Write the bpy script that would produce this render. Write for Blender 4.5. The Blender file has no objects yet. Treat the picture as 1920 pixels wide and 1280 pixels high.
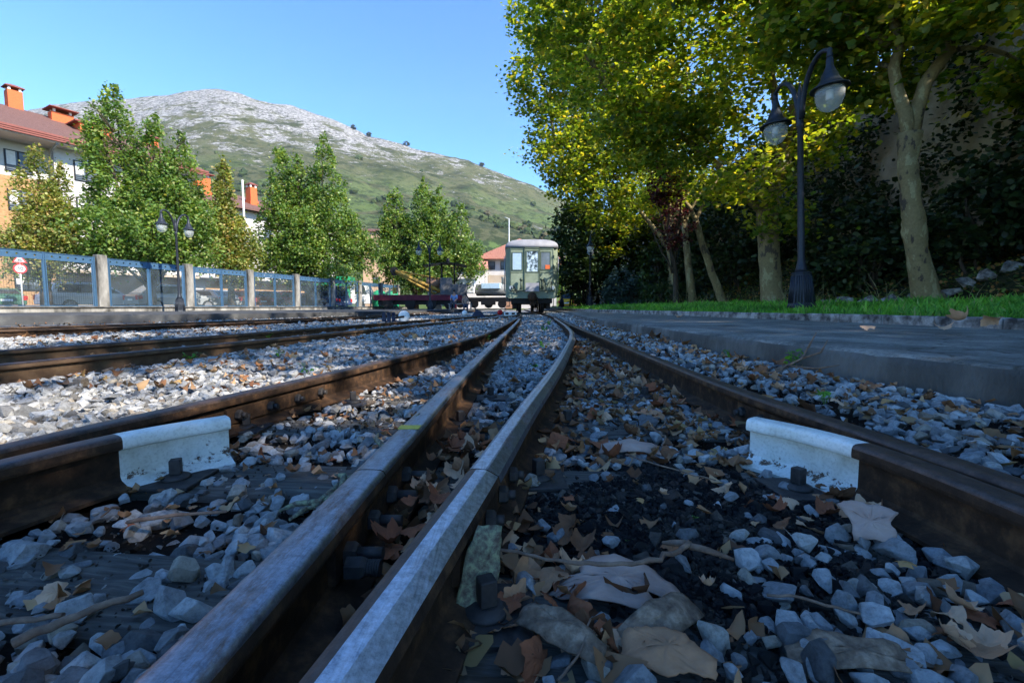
import bpy, bmesh, math, random
import numpy as np
from mathutils import Vector, Matrix

R = math.radians
random.seed(7)
rng = np.random.default_rng(11)
C = bpy.context.scene.collection
scene = bpy.context.scene

# ------------------------------------------------------------ camera
cam_d = bpy.data.cameras.new('camera'); cam_d.lens = 16.0; cam_d.sensor_width = 36
cam_d.clip_start = .02; cam_d.clip_end = 9000
cam = bpy.data.objects.new('camera', cam_d); C.objects.link(cam)
cam.location = (0, 0, .43); cam.rotation_euler = (R(90) - math.atan(65/853.3), 0, 0)
scene.camera = cam
cam_d.dof.use_dof = False

# ------------------------------------------------------------ sky and sun
SUN_AZ_DIR = Vector((.82, -.57)).normalized(); SUN_EL = R(37)
world = bpy.data.worlds.new("World"); scene.world = world; world.use_nodes = True
wn = world.node_tree; wn.nodes.clear()
sky = wn.nodes.new('ShaderNodeTexSky'); sky.sky_type = 'NISHITA'; sky.sun_disc = False
sky.sun_elevation = SUN_EL; sky.sun_rotation = math.atan2(SUN_AZ_DIR.x, SUN_AZ_DIR.y)
sky.altitude = 300; sky.air_density = 1.0; sky.dust_density = .1; sky.ozone_density = 4.0
hs = wn.nodes.new('ShaderNodeHueSaturation'); hs.inputs['Saturation'].default_value = 1.22; hs.inputs['Hue'].default_value = .504
bg = wn.nodes.new('ShaderNodeBackground'); bg.inputs['Strength'].default_value = .115
wo = wn.nodes.new('ShaderNodeOutputWorld')
wn.links.new(sky.outputs[0], hs.inputs['Color']); wn.links.new(hs.outputs[0], bg.inputs[0]); wn.links.new(bg.outputs[0], wo.inputs[0])
sd = bpy.data.lights.new('sun', 'SUN'); sd.energy = 3.1; sd.angle = R(.5); sd.color = (1, .93, .82)
sun = bpy.data.objects.new('sun', sd); C.objects.link(sun)
sdir = Vector((SUN_AZ_DIR.x*math.cos(SUN_EL), SUN_AZ_DIR.y*math.cos(SUN_EL), math.sin(SUN_EL)))
sun.rotation_euler = sdir.to_track_quat('Z', 'Y').to_euler()
scene.view_settings.view_transform = 'Standard'; scene.view_settings.look = 'None'
scene.view_settings.exposure = 1.74; scene.view_settings.gamma = 1
scene.cycles.max_bounces = 6; scene.cycles.diffuse_bounces = 3; scene.cycles.glossy_bounces = 2
scene.cycles.transparent_max_bounces = 12; scene.cycles.transmission_bounces = 4
scene.cycles.use_adaptive_sampling = True; scene.cycles.adaptive_threshold = .02
scene.cycles.caustics_reflective = False; scene.cycles.caustics_refractive = False
scene.cycles.sample_clamp_indirect = 4

# ------------------------------------------------------------ materials
def new_mat(name):
    m = bpy.data.materials.new(name); m.use_nodes = True
    nt = m.node_tree; nt.nodes.clear()
    out = nt.nodes.new('ShaderNodeOutputMaterial'); b = nt.nodes.new('ShaderNodeBsdfPrincipled')
    nt.links.new(b.outputs[0], out.inputs[0])
    return m, nt, b, out
def rgba(c): return (c[0], c[1], c[2], 1)
def noise(nt, scale, detail=5, rough=.6, vec=None, stretch=None, coord='Object'):
    n = nt.nodes.new('ShaderNodeTexNoise'); n.inputs['Scale'].default_value = scale
    n.inputs['Detail'].default_value = detail; n.inputs['Roughness'].default_value = rough
    if vec is None:
        tc = nt.nodes.new('ShaderNodeTexCoord'); vec = tc.outputs[coord]
    if stretch:
        mp = nt.nodes.new('ShaderNodeMapping'); mp.inputs['Scale'].default_value = stretch
        nt.links.new(vec, mp.inputs[0]); vec = mp.outputs[0]
    nt.links.new(vec, n.inputs['Vector'])
    return n
def ramp(nt, fac, stops, interp='LINEAR'):
    r = nt.nodes.new('ShaderNodeValToRGB'); r.color_ramp.interpolation = interp
    el = r.color_ramp.elements
    while len(el) < len(stops): el.new(.5)
    for e, (p, c) in zip(el, stops):
        e.position = p; e.color = rgba(c) if len(c) == 3 else c
    nt.links.new(fac, r.inputs[0]); return r
def mix(nt, fac, a, b, mode='MIX'):
    m = nt.nodes.new('ShaderNodeMix'); m.data_type = 'RGBA'; m.blend_type = mode
    for sock, v in ((m.inputs[0], fac), (m.inputs[6], a), (m.inputs[7], b)):
        if hasattr(v, 'links') or isinstance(v, bpy.types.NodeSocket): nt.links.new(v, sock)
        elif isinstance(v, (int, float)): sock.default_value = v
        else: sock.default_value = rgba(v)
    return m.outputs[2]
def bump(nt, b, h, strength=.4, dist=.01):
    bp = nt.nodes.new('ShaderNodeBump'); bp.inputs['Strength'].default_value = strength
    bp.inputs['Distance'].default_value = dist
    nt.links.new(h, bp.inputs['Height']); nt.links.new(bp.outputs[0], b.inputs['Normal'])
def nmat(name, stops, scale=5, rough=.8, metal=0, bstr=.3, bdist=.01, detail=6, stretch=None, bscale=None, spec=.22):
    m, nt, b, o = new_mat(name)
    n = noise(nt, scale, detail, .65, stretch=stretch)
    r = ramp(nt, n.outputs[0], stops)
    nt.links.new(r.outputs[0], b.inputs['Base Color'])
    b.inputs['Roughness'].default_value = rough; b.inputs['Metallic'].default_value = metal
    b.inputs['Specular IOR Level'].default_value = spec
    h = noise(nt, bscale or scale*4, 6, .7, stretch=stretch)
    if bstr: bump(nt, b, h.outputs[0], bstr, bdist)
    return m
def plain(name, c, rough=.5, metal=0, var=.12, scale=8):
    return nmat(name, [(.3, [x*(1-var) for x in c]), (.7, [min(1, x*(1+var)) for x in c])], scale, rough, metal, .08, .005)
def stone_mat(name, stops, rough=.85):
    m, nt, b, o = new_mat(name)
    g = nt.nodes.new('ShaderNodeNewGeometry')
    r = ramp(nt, g.outputs['Random Per Island'], stops)
    n = noise(nt, 75, 9, .78)
    r2 = ramp(nt, n.outputs[0], [(.30, (.42, .42, .42)), (.5, (.95, .95, .95)), (.66, (1.25, 1.25, 1.25))])
    col = mix(nt, 1.0, r.outputs[0], r2.outputs[0], 'MULTIPLY')
    n3 = noise(nt, 9, 3); r3 = ramp(nt, n3.outputs[0], [(.5, (0, 0, 0)), (.75, (.5, .5, .5))])
    col = mix(nt, r3.outputs[0], col, (.13, .11, .085))
    nt.links.new(col, b.inputs['Base Color']); b.inputs['Roughness'].default_value = rough; b.inputs['Specular IOR Level'].default_value = .12
    n4 = noise(nt, 110, 8, .8); bump(nt, b, n4.outputs[0], 1.0, .006)
    return m
def leaf_mat(name, stops, trans=.45, rough=.55, tcol=None, clump=1.1):
    m, nt, b, o = new_mat(name)
    g = nt.nodes.new('ShaderNodeNewGeometry')
    r = ramp(nt, g.outputs['Random Per Island'], stops)
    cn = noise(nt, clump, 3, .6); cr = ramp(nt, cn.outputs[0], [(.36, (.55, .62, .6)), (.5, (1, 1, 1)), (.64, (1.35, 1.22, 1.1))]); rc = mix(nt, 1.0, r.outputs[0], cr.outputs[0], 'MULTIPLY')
    nt.links.new(rc, b.inputs['Base Color']); b.inputs['Roughness'].default_value = rough
    b.inputs['Specular IOR Level'].default_value = .35
    t = nt.nodes.new('ShaderNodeBsdfTranslucent')
    tc = mix(nt, 1.0, rc, tcol or (1.9, 1.7, .6), 'MULTIPLY'); nt.links.new(tc, t.inputs[0])
    ms = nt.nodes.new('ShaderNodeMixShader'); ms.inputs[0].default_value = trans
    nt.links.new(b.outputs[0], ms.inputs[1]); nt.links.new(t.outputs[0], ms.inputs[2]); nt.links.new(ms.outputs[0], o.inputs[0])
    return m
def glass_mat(name, tint=(.8, .88, .9), alpha=.25, rough=.05):
    m, nt, b, o = new_mat(name)
    b.inputs['Base Color'].default_value = rgba(tint); b.inputs['Roughness'].default_value = rough
    t = nt.nodes.new('ShaderNodeBsdfTransparent')
    n = noise(nt, 1.3, 4); r = ramp(nt, n.outputs[0], [(.35, (alpha*.4,)*3), (.65, (alpha,)*3)])
    ms = nt.nodes.new('ShaderNodeMixShader'); nt.links.new(r.outputs[0], ms.inputs[0])
    nt.links.new(t.outputs[0], ms.inputs[1]); nt.links.new(b.outputs[0], ms.inputs[2]); nt.links.new(ms.outputs[0], o.inputs[0])
    return m

M = {}
M['rust'] = nmat('rusty_steel', [(.3, (.020, .012, .008)), (.5, (.048, .027, .016)), (.66, (.12, .062, .030))], 22, .8, .1, .5, .004, stretch=(1, 1, 1))
M['rust_light'] = nmat('light_rusty_steel', [(.3, (.09, .055, .035)), (.55, (.16, .10, .06)), (.75, (.24, .16, .09))], 12, .8, .1, .4, .004)
def worn(name, steel, rust, lo, hi, rough):
    m, nt, b, o = new_mat(name)
    n = noise(nt, 14, 9, .78, stretch=(2.0, .5, 1)); f = ramp(nt, n.outputs[0], [(lo, (0, 0, 0)), (hi, (1, 1, 1))])
    n2 = noise(nt, 90, 8, .8); sc_ = noise(nt, 1, 4, .6, stretch=(420, 7, 40)); s2_ = ramp(nt, sc_.outputs[0], [(.30, (.72, .72, .72)), (.45, (1, 1, 1)), (.68, (1.12, 1.12, 1.12))]); r2_ = ramp(nt, n2.outputs[0], [(.35, (.5, .5, .5)), (.65, (1.2, 1.2, 1.2))])
    class _O: pass
    r2 = _O(); r2.outputs = [mix(nt, 1.0, r2_.outputs[0], s2_.outputs[0], 'MULTIPLY')]
    n5 = noise(nt, 26, 5, .7); r5 = ramp(nt, n5.outputs[0], [(.35, rust), (.65, [x*2.6 for x in rust])])
    c = mix(nt, f.outputs[0], steel, r5.outputs[0]); c = mix(nt, 1.0, c, r2.outputs[0], 'MULTIPLY')
    nt.links.new(c, b.inputs['Base Color'])
    mt = ramp(nt, f.outputs[0], [(0, (.92,)*3), (1, (.35,)*3)]); nt.links.new(mt.outputs[0], b.inputs['Metallic'])
    rr = ramp(nt, f.outputs[0], [(0, (rough,)*3), (1, (.62,)*3)])
    ra = mix(nt, .35, rr.outputs[0], r2.outputs[0], 'MULTIPLY'); nt.links.new(ra, b.inputs['Roughness'])
    bump(nt, b, n2.outputs[0], .35, .0015)
    return m
M['steel'] = worn('worn_rail_head', (.27, .30, .35), (.095, .052, .028), .50, .66, .40)
M['steel_bright'] = worn('bright_rail_head', (.50, .54, .60), (.20, .16, .13), .52, .74, .42)
M['steel_brown'] = worn('brown_rail_head', (.10, .085, .08), (.058, .034, .024), .35, .6, .45)
def white_paint():
    m, nt, b, o = new_mat('white_rail_paint')
    n = noise(nt, 38, 8, .75); tc = nt.nodes.new('ShaderNodeTexCoord'); sp = nt.nodes.new('ShaderNodeSeparateXYZ'); nt.links.new(tc.outputs['Object'], sp.inputs[0])
    hr = ramp(nt, sp.outputs[2], [(.010, (.0,)*3), (.022, (.15,)*3), (.036, (.10,)*3), (.05, (0,)*3), (.12, (0,)*3), (.129, (.03,)*3)]); sb = nt.nodes.new('ShaderNodeMath'); sb.operation = 'SUBTRACT'; nt.links.new(n.outputs[0], sb.inputs[0]); nt.links.new(hr.outputs[0], sb.inputs[1])
    f = ramp(nt, sb.outputs[0], [(.315, (1, 1, 1)), (.36, (0, 0, 0))])
    n2 = noise(nt, 10, 5); r2 = ramp(nt, n2.outputs[0], [(.3, (.48, .46, .38)), (.5, (.68, .68, .62)), (.7, (.80, .80, .77))])
    c = mix(nt, f.outputs[0], r2.outputs[0], (.10, .06, .035))
    n3 = noise(nt, 160, 4); r3 = ramp(nt, n3.outputs[0], [(.3, (.8, .8, .8)), (.5, (1, 1, 1))])
    c = mix(nt, 1.0, c, r3.outputs[0], 'MULTIPLY')
    nt.links.new(c, b.inputs['Base Color']); b.inputs['Roughness'].default_value = .6
    bump(nt, b, n3.outputs[0], .3, .002); return m
M['white_rail'] = white_paint()
M['iron'] = nmat('dark_iron', [(.3, (.035, .032, .032)), (.7, (.085, .075, .068))], 40, .62, .5, .4, .002)
M['tie'] = nmat('weathered_sleeper_wood', [(.28, (.035, .031, .028)), (.5, (.085, .078, .068)), (.7, (.17, .155, .13))], 7, .9, 0, .9, .006, 9, stretch=(1.0, 13, 6), bscale=11)
M['stone'] = stone_mat('ballast_stone', [(0, (.10, .098, .097)), (.2, (.25, .25, .25)), (.6, (.40, .40, .395)), (.85, (.52, .51, .49)), (.95, (.42, .36, .28)), (1, (.18, .135, .10))])
M['cinder'] = stone_mat('cinder', [(0, (.008, .008, .009)), (.7, (.022, .021, .022)), (.9, (.05, .035, .028)), (1, (.13, .11, .09))], .6)
def dirt():
    m, nt, b, o = new_mat('trackbed_dirt')
    n = noise(nt, 6, 8, .7); r = ramp(nt, n.outputs[0], [(.35, (.010, .008, .007)), (.55, (.025, .019, .015)), (.7, (.065, .052, .040))])
    v = nt.nodes.new('ShaderNodeTexVoronoi'); v.inputs['Scale'].default_value = 22
    tc = nt.nodes.new('ShaderNodeTexCoord'); nt.links.new(tc.outputs['Object'], v.inputs['Vector'])
    rs = ramp(nt, v.outputs['Distance'], [(.1, (.38, .39, .40)), (.55, (.12, .12, .12))])
    sep = nt.nodes.new('ShaderNodeSeparateXYZ'); nt.links.new(tc.outputs['Object'], sep.inputs[0])
    mr = nt.nodes.new('ShaderNodeMapRange'); mr.inputs[1].default_value = 6; mr.inputs[2].default_value = 12
    nt.links.new(sep.outputs[1], mr.inputs[0])
    c = mix(nt, mr.outputs[0], r.outputs[0], rs.outputs[0]); nt.links.new(c, b.inputs['Base Color'])
    b.inputs['Roughness'].default_value = .95; b.inputs['Specular IOR Level'].default_value = .08
    n2 = noise(nt, 45, 8, .8); bump(nt, b, n2.outputs[0], .9, .02); return m
M['dirt'] = dirt()
M['concrete'] = nmat('worn_concrete', [(.36, (.09, .085, .078)), (.5, (.20, .19, .17)), (.62, (.32, .30, .27))], 3.2, .88, 0, .6, .012, 9, bscale=40)
def concrete():
    m, nt, b, o = new_mat('worn_path_concrete')
    n = noise(nt, 2.6, 9, .7); r = ramp(nt, n.outputs[0], [(.36, (.11, .105, .092)), (.5, (.20, .19, .168)), (.62, (.30, .28, .245))])
    f = noise(nt, 55, 8, .8); rf = ramp(nt, f.outputs[0], [(.34, (.45, .45, .45)), (.5, (1, 1, 1)), (.66, (1.3, 1.3, 1.3))])
    c = mix(nt, 1.0, r.outputs[0], rf.outputs[0], 'MULTIPLY')
    w = noise(nt, 2.2, 4); tc = nt.nodes.new('ShaderNodeTexCoord'); va = nt.nodes.new('ShaderNodeVectorMath'); va.operation = 'MULTIPLY_ADD'; nt.links.new(w.outputs['Color'], va.inputs[0]); va.inputs[1].default_value = (.5, .5, .5); nt.links.new(tc.outputs['Object'], va.inputs[2])
    v = nt.nodes.new('ShaderNodeTexVoronoi'); v.feature = 'DISTANCE_TO_EDGE'; v.inputs['Scale'].default_value = .55; nt.links.new(va.outputs[0], v.inputs['Vector'])
    cr = ramp(nt, v.outputs['Distance'], [(.002, (.5, .48, .45)), (.007, (1, 1, 1))]); c = mix(nt, 1.0, c, cr.outputs[0], 'MULTIPLY')
    nt.links.new(c, b.inputs['Base Color']); b.inputs['Roughness'].default_value = .92; b.inputs['Specular IOR Level'].default_value = .2
    bump(nt, b, f.outputs[0], .9, .01); return m
M['concrete'] = concrete()
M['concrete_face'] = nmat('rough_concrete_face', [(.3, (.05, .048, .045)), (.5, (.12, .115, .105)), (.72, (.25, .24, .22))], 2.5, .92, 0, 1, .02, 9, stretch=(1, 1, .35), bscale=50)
M['concrete_light'] = nmat('pale_stained_concrete', [(.34, (.05, .048, .042)), (.45, (.18, .17, .15)), (.62, (.36, .34, .30))], 2.2, .9, 0, .5, .01, 9, stretch=(1, 1, .3))
M['kerb'] = nmat('kerb_stone', [(.36, (.05, .045, .042)), (.48, (.20, .185, .17)), (.60, (.40, .375, .345))], 6, .9, 0, .8, .012, 9)
M['asphalt'] = nmat('asphalt', [(.3, (.045, .046, .05)), (.7, (.085, .086, .09))], 4, .85, 0, .4, .005)
M['soil'] = nmat('bank_soil', [(.3, (.012, .016, .006)), (.5, (.028, .034, .012)), (.7, (.075, .055, .025))], 5, .95, 0, .9, .05, 9)
M['grassground'] = nmat('grass_soil', [(.3, (.012, .03, .006)), (.6, (.03, .07, .012)), (.75, (.06, .06, .025))], 8, .95, 0, .6, .03)
M['grass'] = leaf_mat('grass_blade', [(0, (.08, .22, .03)), (.6, (.15, .38, .05)), (.93, (.22, .45, .07)), (1, (.40, .36, .18))], .4, .5, (1.3, 1.7, .5))
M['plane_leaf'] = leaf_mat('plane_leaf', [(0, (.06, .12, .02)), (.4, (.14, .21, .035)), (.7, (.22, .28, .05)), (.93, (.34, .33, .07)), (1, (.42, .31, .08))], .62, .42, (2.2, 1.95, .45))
M['oak_leaf'] = leaf_mat('oak_leaf', [(0, (.075, .15, .03)), (.5, (.13, .23, .045)), (.85, (.22, .31, .075)), (1, (.36, .36, .15))], .38, .4, (1.6, 1.5, .6))
M['oak_leaf_yellow'] = leaf_mat('autumn_oak_leaf', [(0, (.12, .17, .035)), (.4, (.21, .27, .06)), (.75, (.31, .31, .09)), (1, (.42, .30, .12))], .38, .45, (1.6, 1.5, .6))
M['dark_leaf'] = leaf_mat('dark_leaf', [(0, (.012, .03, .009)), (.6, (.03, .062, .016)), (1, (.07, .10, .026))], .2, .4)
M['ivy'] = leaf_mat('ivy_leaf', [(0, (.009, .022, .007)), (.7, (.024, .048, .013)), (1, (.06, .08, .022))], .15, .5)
M['blue_needle'] = leaf_mat('blue_green_needle', [(0, (.03, .06, .055)), (1, (.08, .13, .12))], .1, .6)
M['purple_leaf'] = leaf_mat('purple_leaf', [(0, (.03, .012, .014)), (1, (.10, .032, .035))], .3, .5, (2, .7, .8))
M['weed'] = leaf_mat('weed_leaf', [(0, (.07, .20, .02)), (1, (.16, .38, .05))], .4, .5)
M['moss'] = nmat('moss', [(.3, (.03, .06, .01)), (.7, (.12, .17, .03))], 60, .95, 0, 1, .01)
M['dry_leaf'] = leaf_mat('dry_plane_leaf', [(0, (.11, .045, .02)), (.35, (.25, .12, .055)), (.7, (.36, .19, .09)), (.9, (.46, .29, .16)), (1, (.36, .22, .08))], .15, .75, (1.2, 1.0, .7))
def bark(name, a, b_, c_, s):
    m, nt, b, o = new_mat(name)
    v = noise(nt, s, 5, .6, stretch=(1, 1, .5)); r = ramp(nt, v.outputs[0], [(.38, a), (.42, b_), (.56, b_), (.60, c_)])
    n2 = noise(nt, 22, 7, .7); r2 = ramp(nt, n2.outputs[0], [(.3, (.7, .7, .7)), (.65, (1.15, 1.15, 1.1))])
    cc = mix(nt, 1.0, r.outputs[0], r2.outputs[0], 'MULTIPLY'); nt.links.new(cc, b.inputs['Base Color'])
    b.inputs['Roughness'].default_value = .85; bump(nt, b, n2.outputs[0], .6, .01); return m
M['plane_bark'] = bark('plane_bark', (.07, .05, .034), (.22, .165, .075), (.32, .27, .14), 5.5)
M['bark'] = nmat('brown_bark', [(.3, (.03, .022, .016)), (.7, (.09, .07, .05))], 6, .95, 0, .9, .02, stretch=(3, 3, .6))
M['bark_plate'] = nmat('shed_bark', [(.3, (.32, .20, .155)), (.7, (.48, .34, .27))], 14, .85, 0, .5, .003, 8, stretch=(1, 2, 1))
M['bark_dark'] = nmat('dark_shed_bark', [(.3, (.07, .045, .03)), (.5, (.20, .135, .09)), (.66, (.36, .26, .18))], 45, .9, 0, .6, .003, 8)
M['twig'] = nmat('twig_wood', [(.3, (.10, .058, .04)), (.7, (.27, .18, .125))], 50, .85, 0, .5, .002)
M['lichen_twig'] = nmat('lichen_covered_twig', [(.38, (.12, .09, .07)), (.5, (.20, .19, .13)), (.62, (.32, .34, .19))], 90, .95, 0, .8, .004)
M['lamp_paint'] = nmat('dark_lamp_paint', [(.3, (.022, .026, .035)), (.7, (.042, .048, .06))], 30, .42, .3, .15, .002)
M['blue_steel'] = plain('blue_fence_steel', (.10, .20, .32), .35, .5)
M['brick'] = None
def bricks():
    m, nt, b, o = new_mat('ochre_brick')
    t = nt.nodes.new('ShaderNodeTexBrick'); tc = nt.nodes.new('ShaderNodeTexCoord')
    sx = nt.nodes.new('ShaderNodeSeparateXYZ'); cb = nt.nodes.new('ShaderNodeCombineXYZ')
    nt.links.new(tc.outputs['Object'], sx.inputs[0]); nt.links.new(sx.outputs[0], cb.inputs[0]); nt.links.new(sx.outputs[2], cb.inputs[1])
    nt.links.new(cb.outputs[0], t.inputs['Vector']); t.inputs['Scale'].default_value = 4
    t.inputs['Color1'].default_value = (.30, .155, .06, 1); t.inputs['Color2'].default_value = (.42, .24, .10, 1)
    t.inputs['Mortar'].default_value = (.34, .26, .17, 1); t.inputs['Mortar Size'].default_value = .012
    nt.links.new(t.outputs[0], b.inputs['Base Color']); b.inputs['Roughness'].default_value = .9
    return m
M['brick'] = bricks()
M['render_white'] = nmat('white_render', [(.3, (.44, .41, .38)), (.6, (.56, .53, .50))], .8, .9, 0, .1, .01)
M['render_beige'] = nmat('beige_render', [(.3, (.34, .27, .20)), (.6, (.42, .35, .27))], .8, .9, 0, .1, .01)
M['render_pink'] = nmat('peach_render', [(.3, (.42, .27, .16)), (.6, (.52, .36, .24))], .8, .9, 0, .1, .01)
M['roof_brown'] = nmat('brown_roof_tile', [(.3, (.12, .062, .05)), (.7, (.20, .11, .09))], 3, .85, 0, .8, .05, stretch=(5, 1, 1))
M['roof_red'] = nmat('red_roof_tile', [(.3, (.38, .14, .10)), (.7, (.62, .30, .22))], 3, .85, 0, .8, .05, stretch=(5, 1, 1))
M['orange'] = plain('orange_chimney_render', (.60, .13, .045), .8)
M['maroon'] = plain('maroon_fascia', (.22, .075, .06), .7)
M['win_frame'] = plain('dark_window_frame', (.02, .02, .022), .4)
M['win_glass'] = nmat('window_glass', [(.3, (.05, .065, .08)), (.7, (.16, .19, .22))], .9, .08, 0, 0)
M['curtain'] = plain('pale_curtain', (.6, .58, .54), .9)
M['car_glass'] = nmat('car_glass', [(.3, (.012, .015, .018)), (.7, (.04, .05, .06))], 3, .06, 0, 0)
M['tyre'] = plain('tyre_rubber', (.02, .02, .02), .9)
M['rim'] = plain('wheel_rim', (.4, .4, .42), .35, .7)
M['black'] = plain('black_iron', (.012, .012, .014), .55, .2)
M['coach_green'] = nmat('pale_green_coach_paint', [(.3, (.15, .185, .135)), (.6, (.23, .27, .20)), (.75, (.30, .33, .25))], 2.5, .45, 0, .1, .004, 7)
M['coach_dark'] = nmat('dark_green_trim', [(.3, (.05, .07, .05)), (.7, (.11, .14, .10))], 5, .5, 0, .1, .004)
M['coach_roof'] = nmat('grey_coach_roof', [(.3, (.20, .20, .23)), (.7, (.34, .34, .37))], 2, .6, 0, .1, .004)
M['red_lamp'] = plain('red_lamp_glass', (.5, .02, .02), .2)
M['white'] = plain('white_paint', (.78, .78, .76), .45, 0, .06)
M['yellow'] = nmat('worn_yellow_paint', [(.34, (.10, .05, .02)), (.45, (.40, .24, .05)), (.7, (.55, .36, .09))], 5, .6, 0, .3, .01)
M['crane_red'] = nmat('dark_red_paint', [(.3, (.07, .012, .022)), (.7, (.16, .02, .04))], 4, .6, 0, .2, .01)
M['brown_drum'] = plain('brown_boiler', (.30, .17, .11), .7)
M['grey_metal'] = plain('grey_metal', (.26, .26, .25), .6, .2, .3)
M['green_paint'] = plain('bright_green_paint', (.02, .30, .14), .5)
M['blue_sign'] = plain('blue_sign', (.02, .13, .55), .5)
M['sign_red'] = plain('red_sign_border', (.65, .03, .03), .5)
M['sign_black'] = plain('black_lettering', (.01, .01, .01), .5)
M['skin'] = plain('skin', (.42, .25, .18), .6)
M['hair'] = plain('dark_hair', (.025, .018, .014), .8)
M['shirt_blue'] = plain('blue_shirt', (.22, .33, .58), .85)
M['shirt_tan'] = plain('tan_shirt', (.38, .25, .19), .85)
M['trousers'] = plain('dark_trousers', (.05, .06, .09), .85)
M['globe_glass'] = glass_mat('lamp_globe_glass', (.75, .78, .76), .42, .12)
M['fence_glass'] = glass_mat('dusty_fence_glass', (.30, .40, .46), .09, .1)
M['galv'] = plain('galvanised_post', (.62, .62, .62), .5, .3)
M['boxblue'] = plain('navy_iron', (.02, .03, .06), .5, .3)

# ------------------------------------------------------------ mesh helpers
def tag(o, label=None, cat=None, group=None, kind=None):
    if label: o['label'] = label
    if cat: o['category'] = cat
    if group: o['group'] = group
    if kind: o['kind'] = kind
    return o
def thing(name, label, cat, loc=(0, 0, 0), rz=0, group=None):
    o = bpy.data.objects.new(name, None); C.objects.link(o); o.empty_display_size = .1
    o.location = loc; o.rotation_euler = (0, 0, rz); return tag(o, label, cat, group)
def put(name, me, parent=None):
    o = bpy.data.objects.new(name, me); C.objects.link(o)
    if parent is not None: o.parent = parent
    return o
def tri_mesh(name, V, F, mats, parent=None, smooth=False, midx=None):
    V = np.ascontiguousarray(V, dtype=np.float32); F = np.ascontiguousarray(F, dtype=np.int32)
    me = bpy.data.meshes.new(name); k = F.shape[1]; n = len(F)
    me.vertices.add(len(V)); me.vertices.foreach_set('co', V.ravel())
    me.loops.add(n*k); me.loops.foreach_set('vertex_index', F.ravel())
    me.polygons.add(n); me.polygons.foreach_set('loop_start', np.arange(0, n*k, k, dtype=np.int32))
    if midx is not None: me.polygons.foreach_set('material_index', np.ascontiguousarray(midx, dtype=np.int32))
    me.polygons.foreach_set('use_smooth', np.full(n, smooth, dtype=bool))
    for m in (mats if isinstance(mats, (list, tuple)) else [mats]): me.materials.append(m)
    me.update(calc_edges=True)
    return put(name, me, parent)
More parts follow.
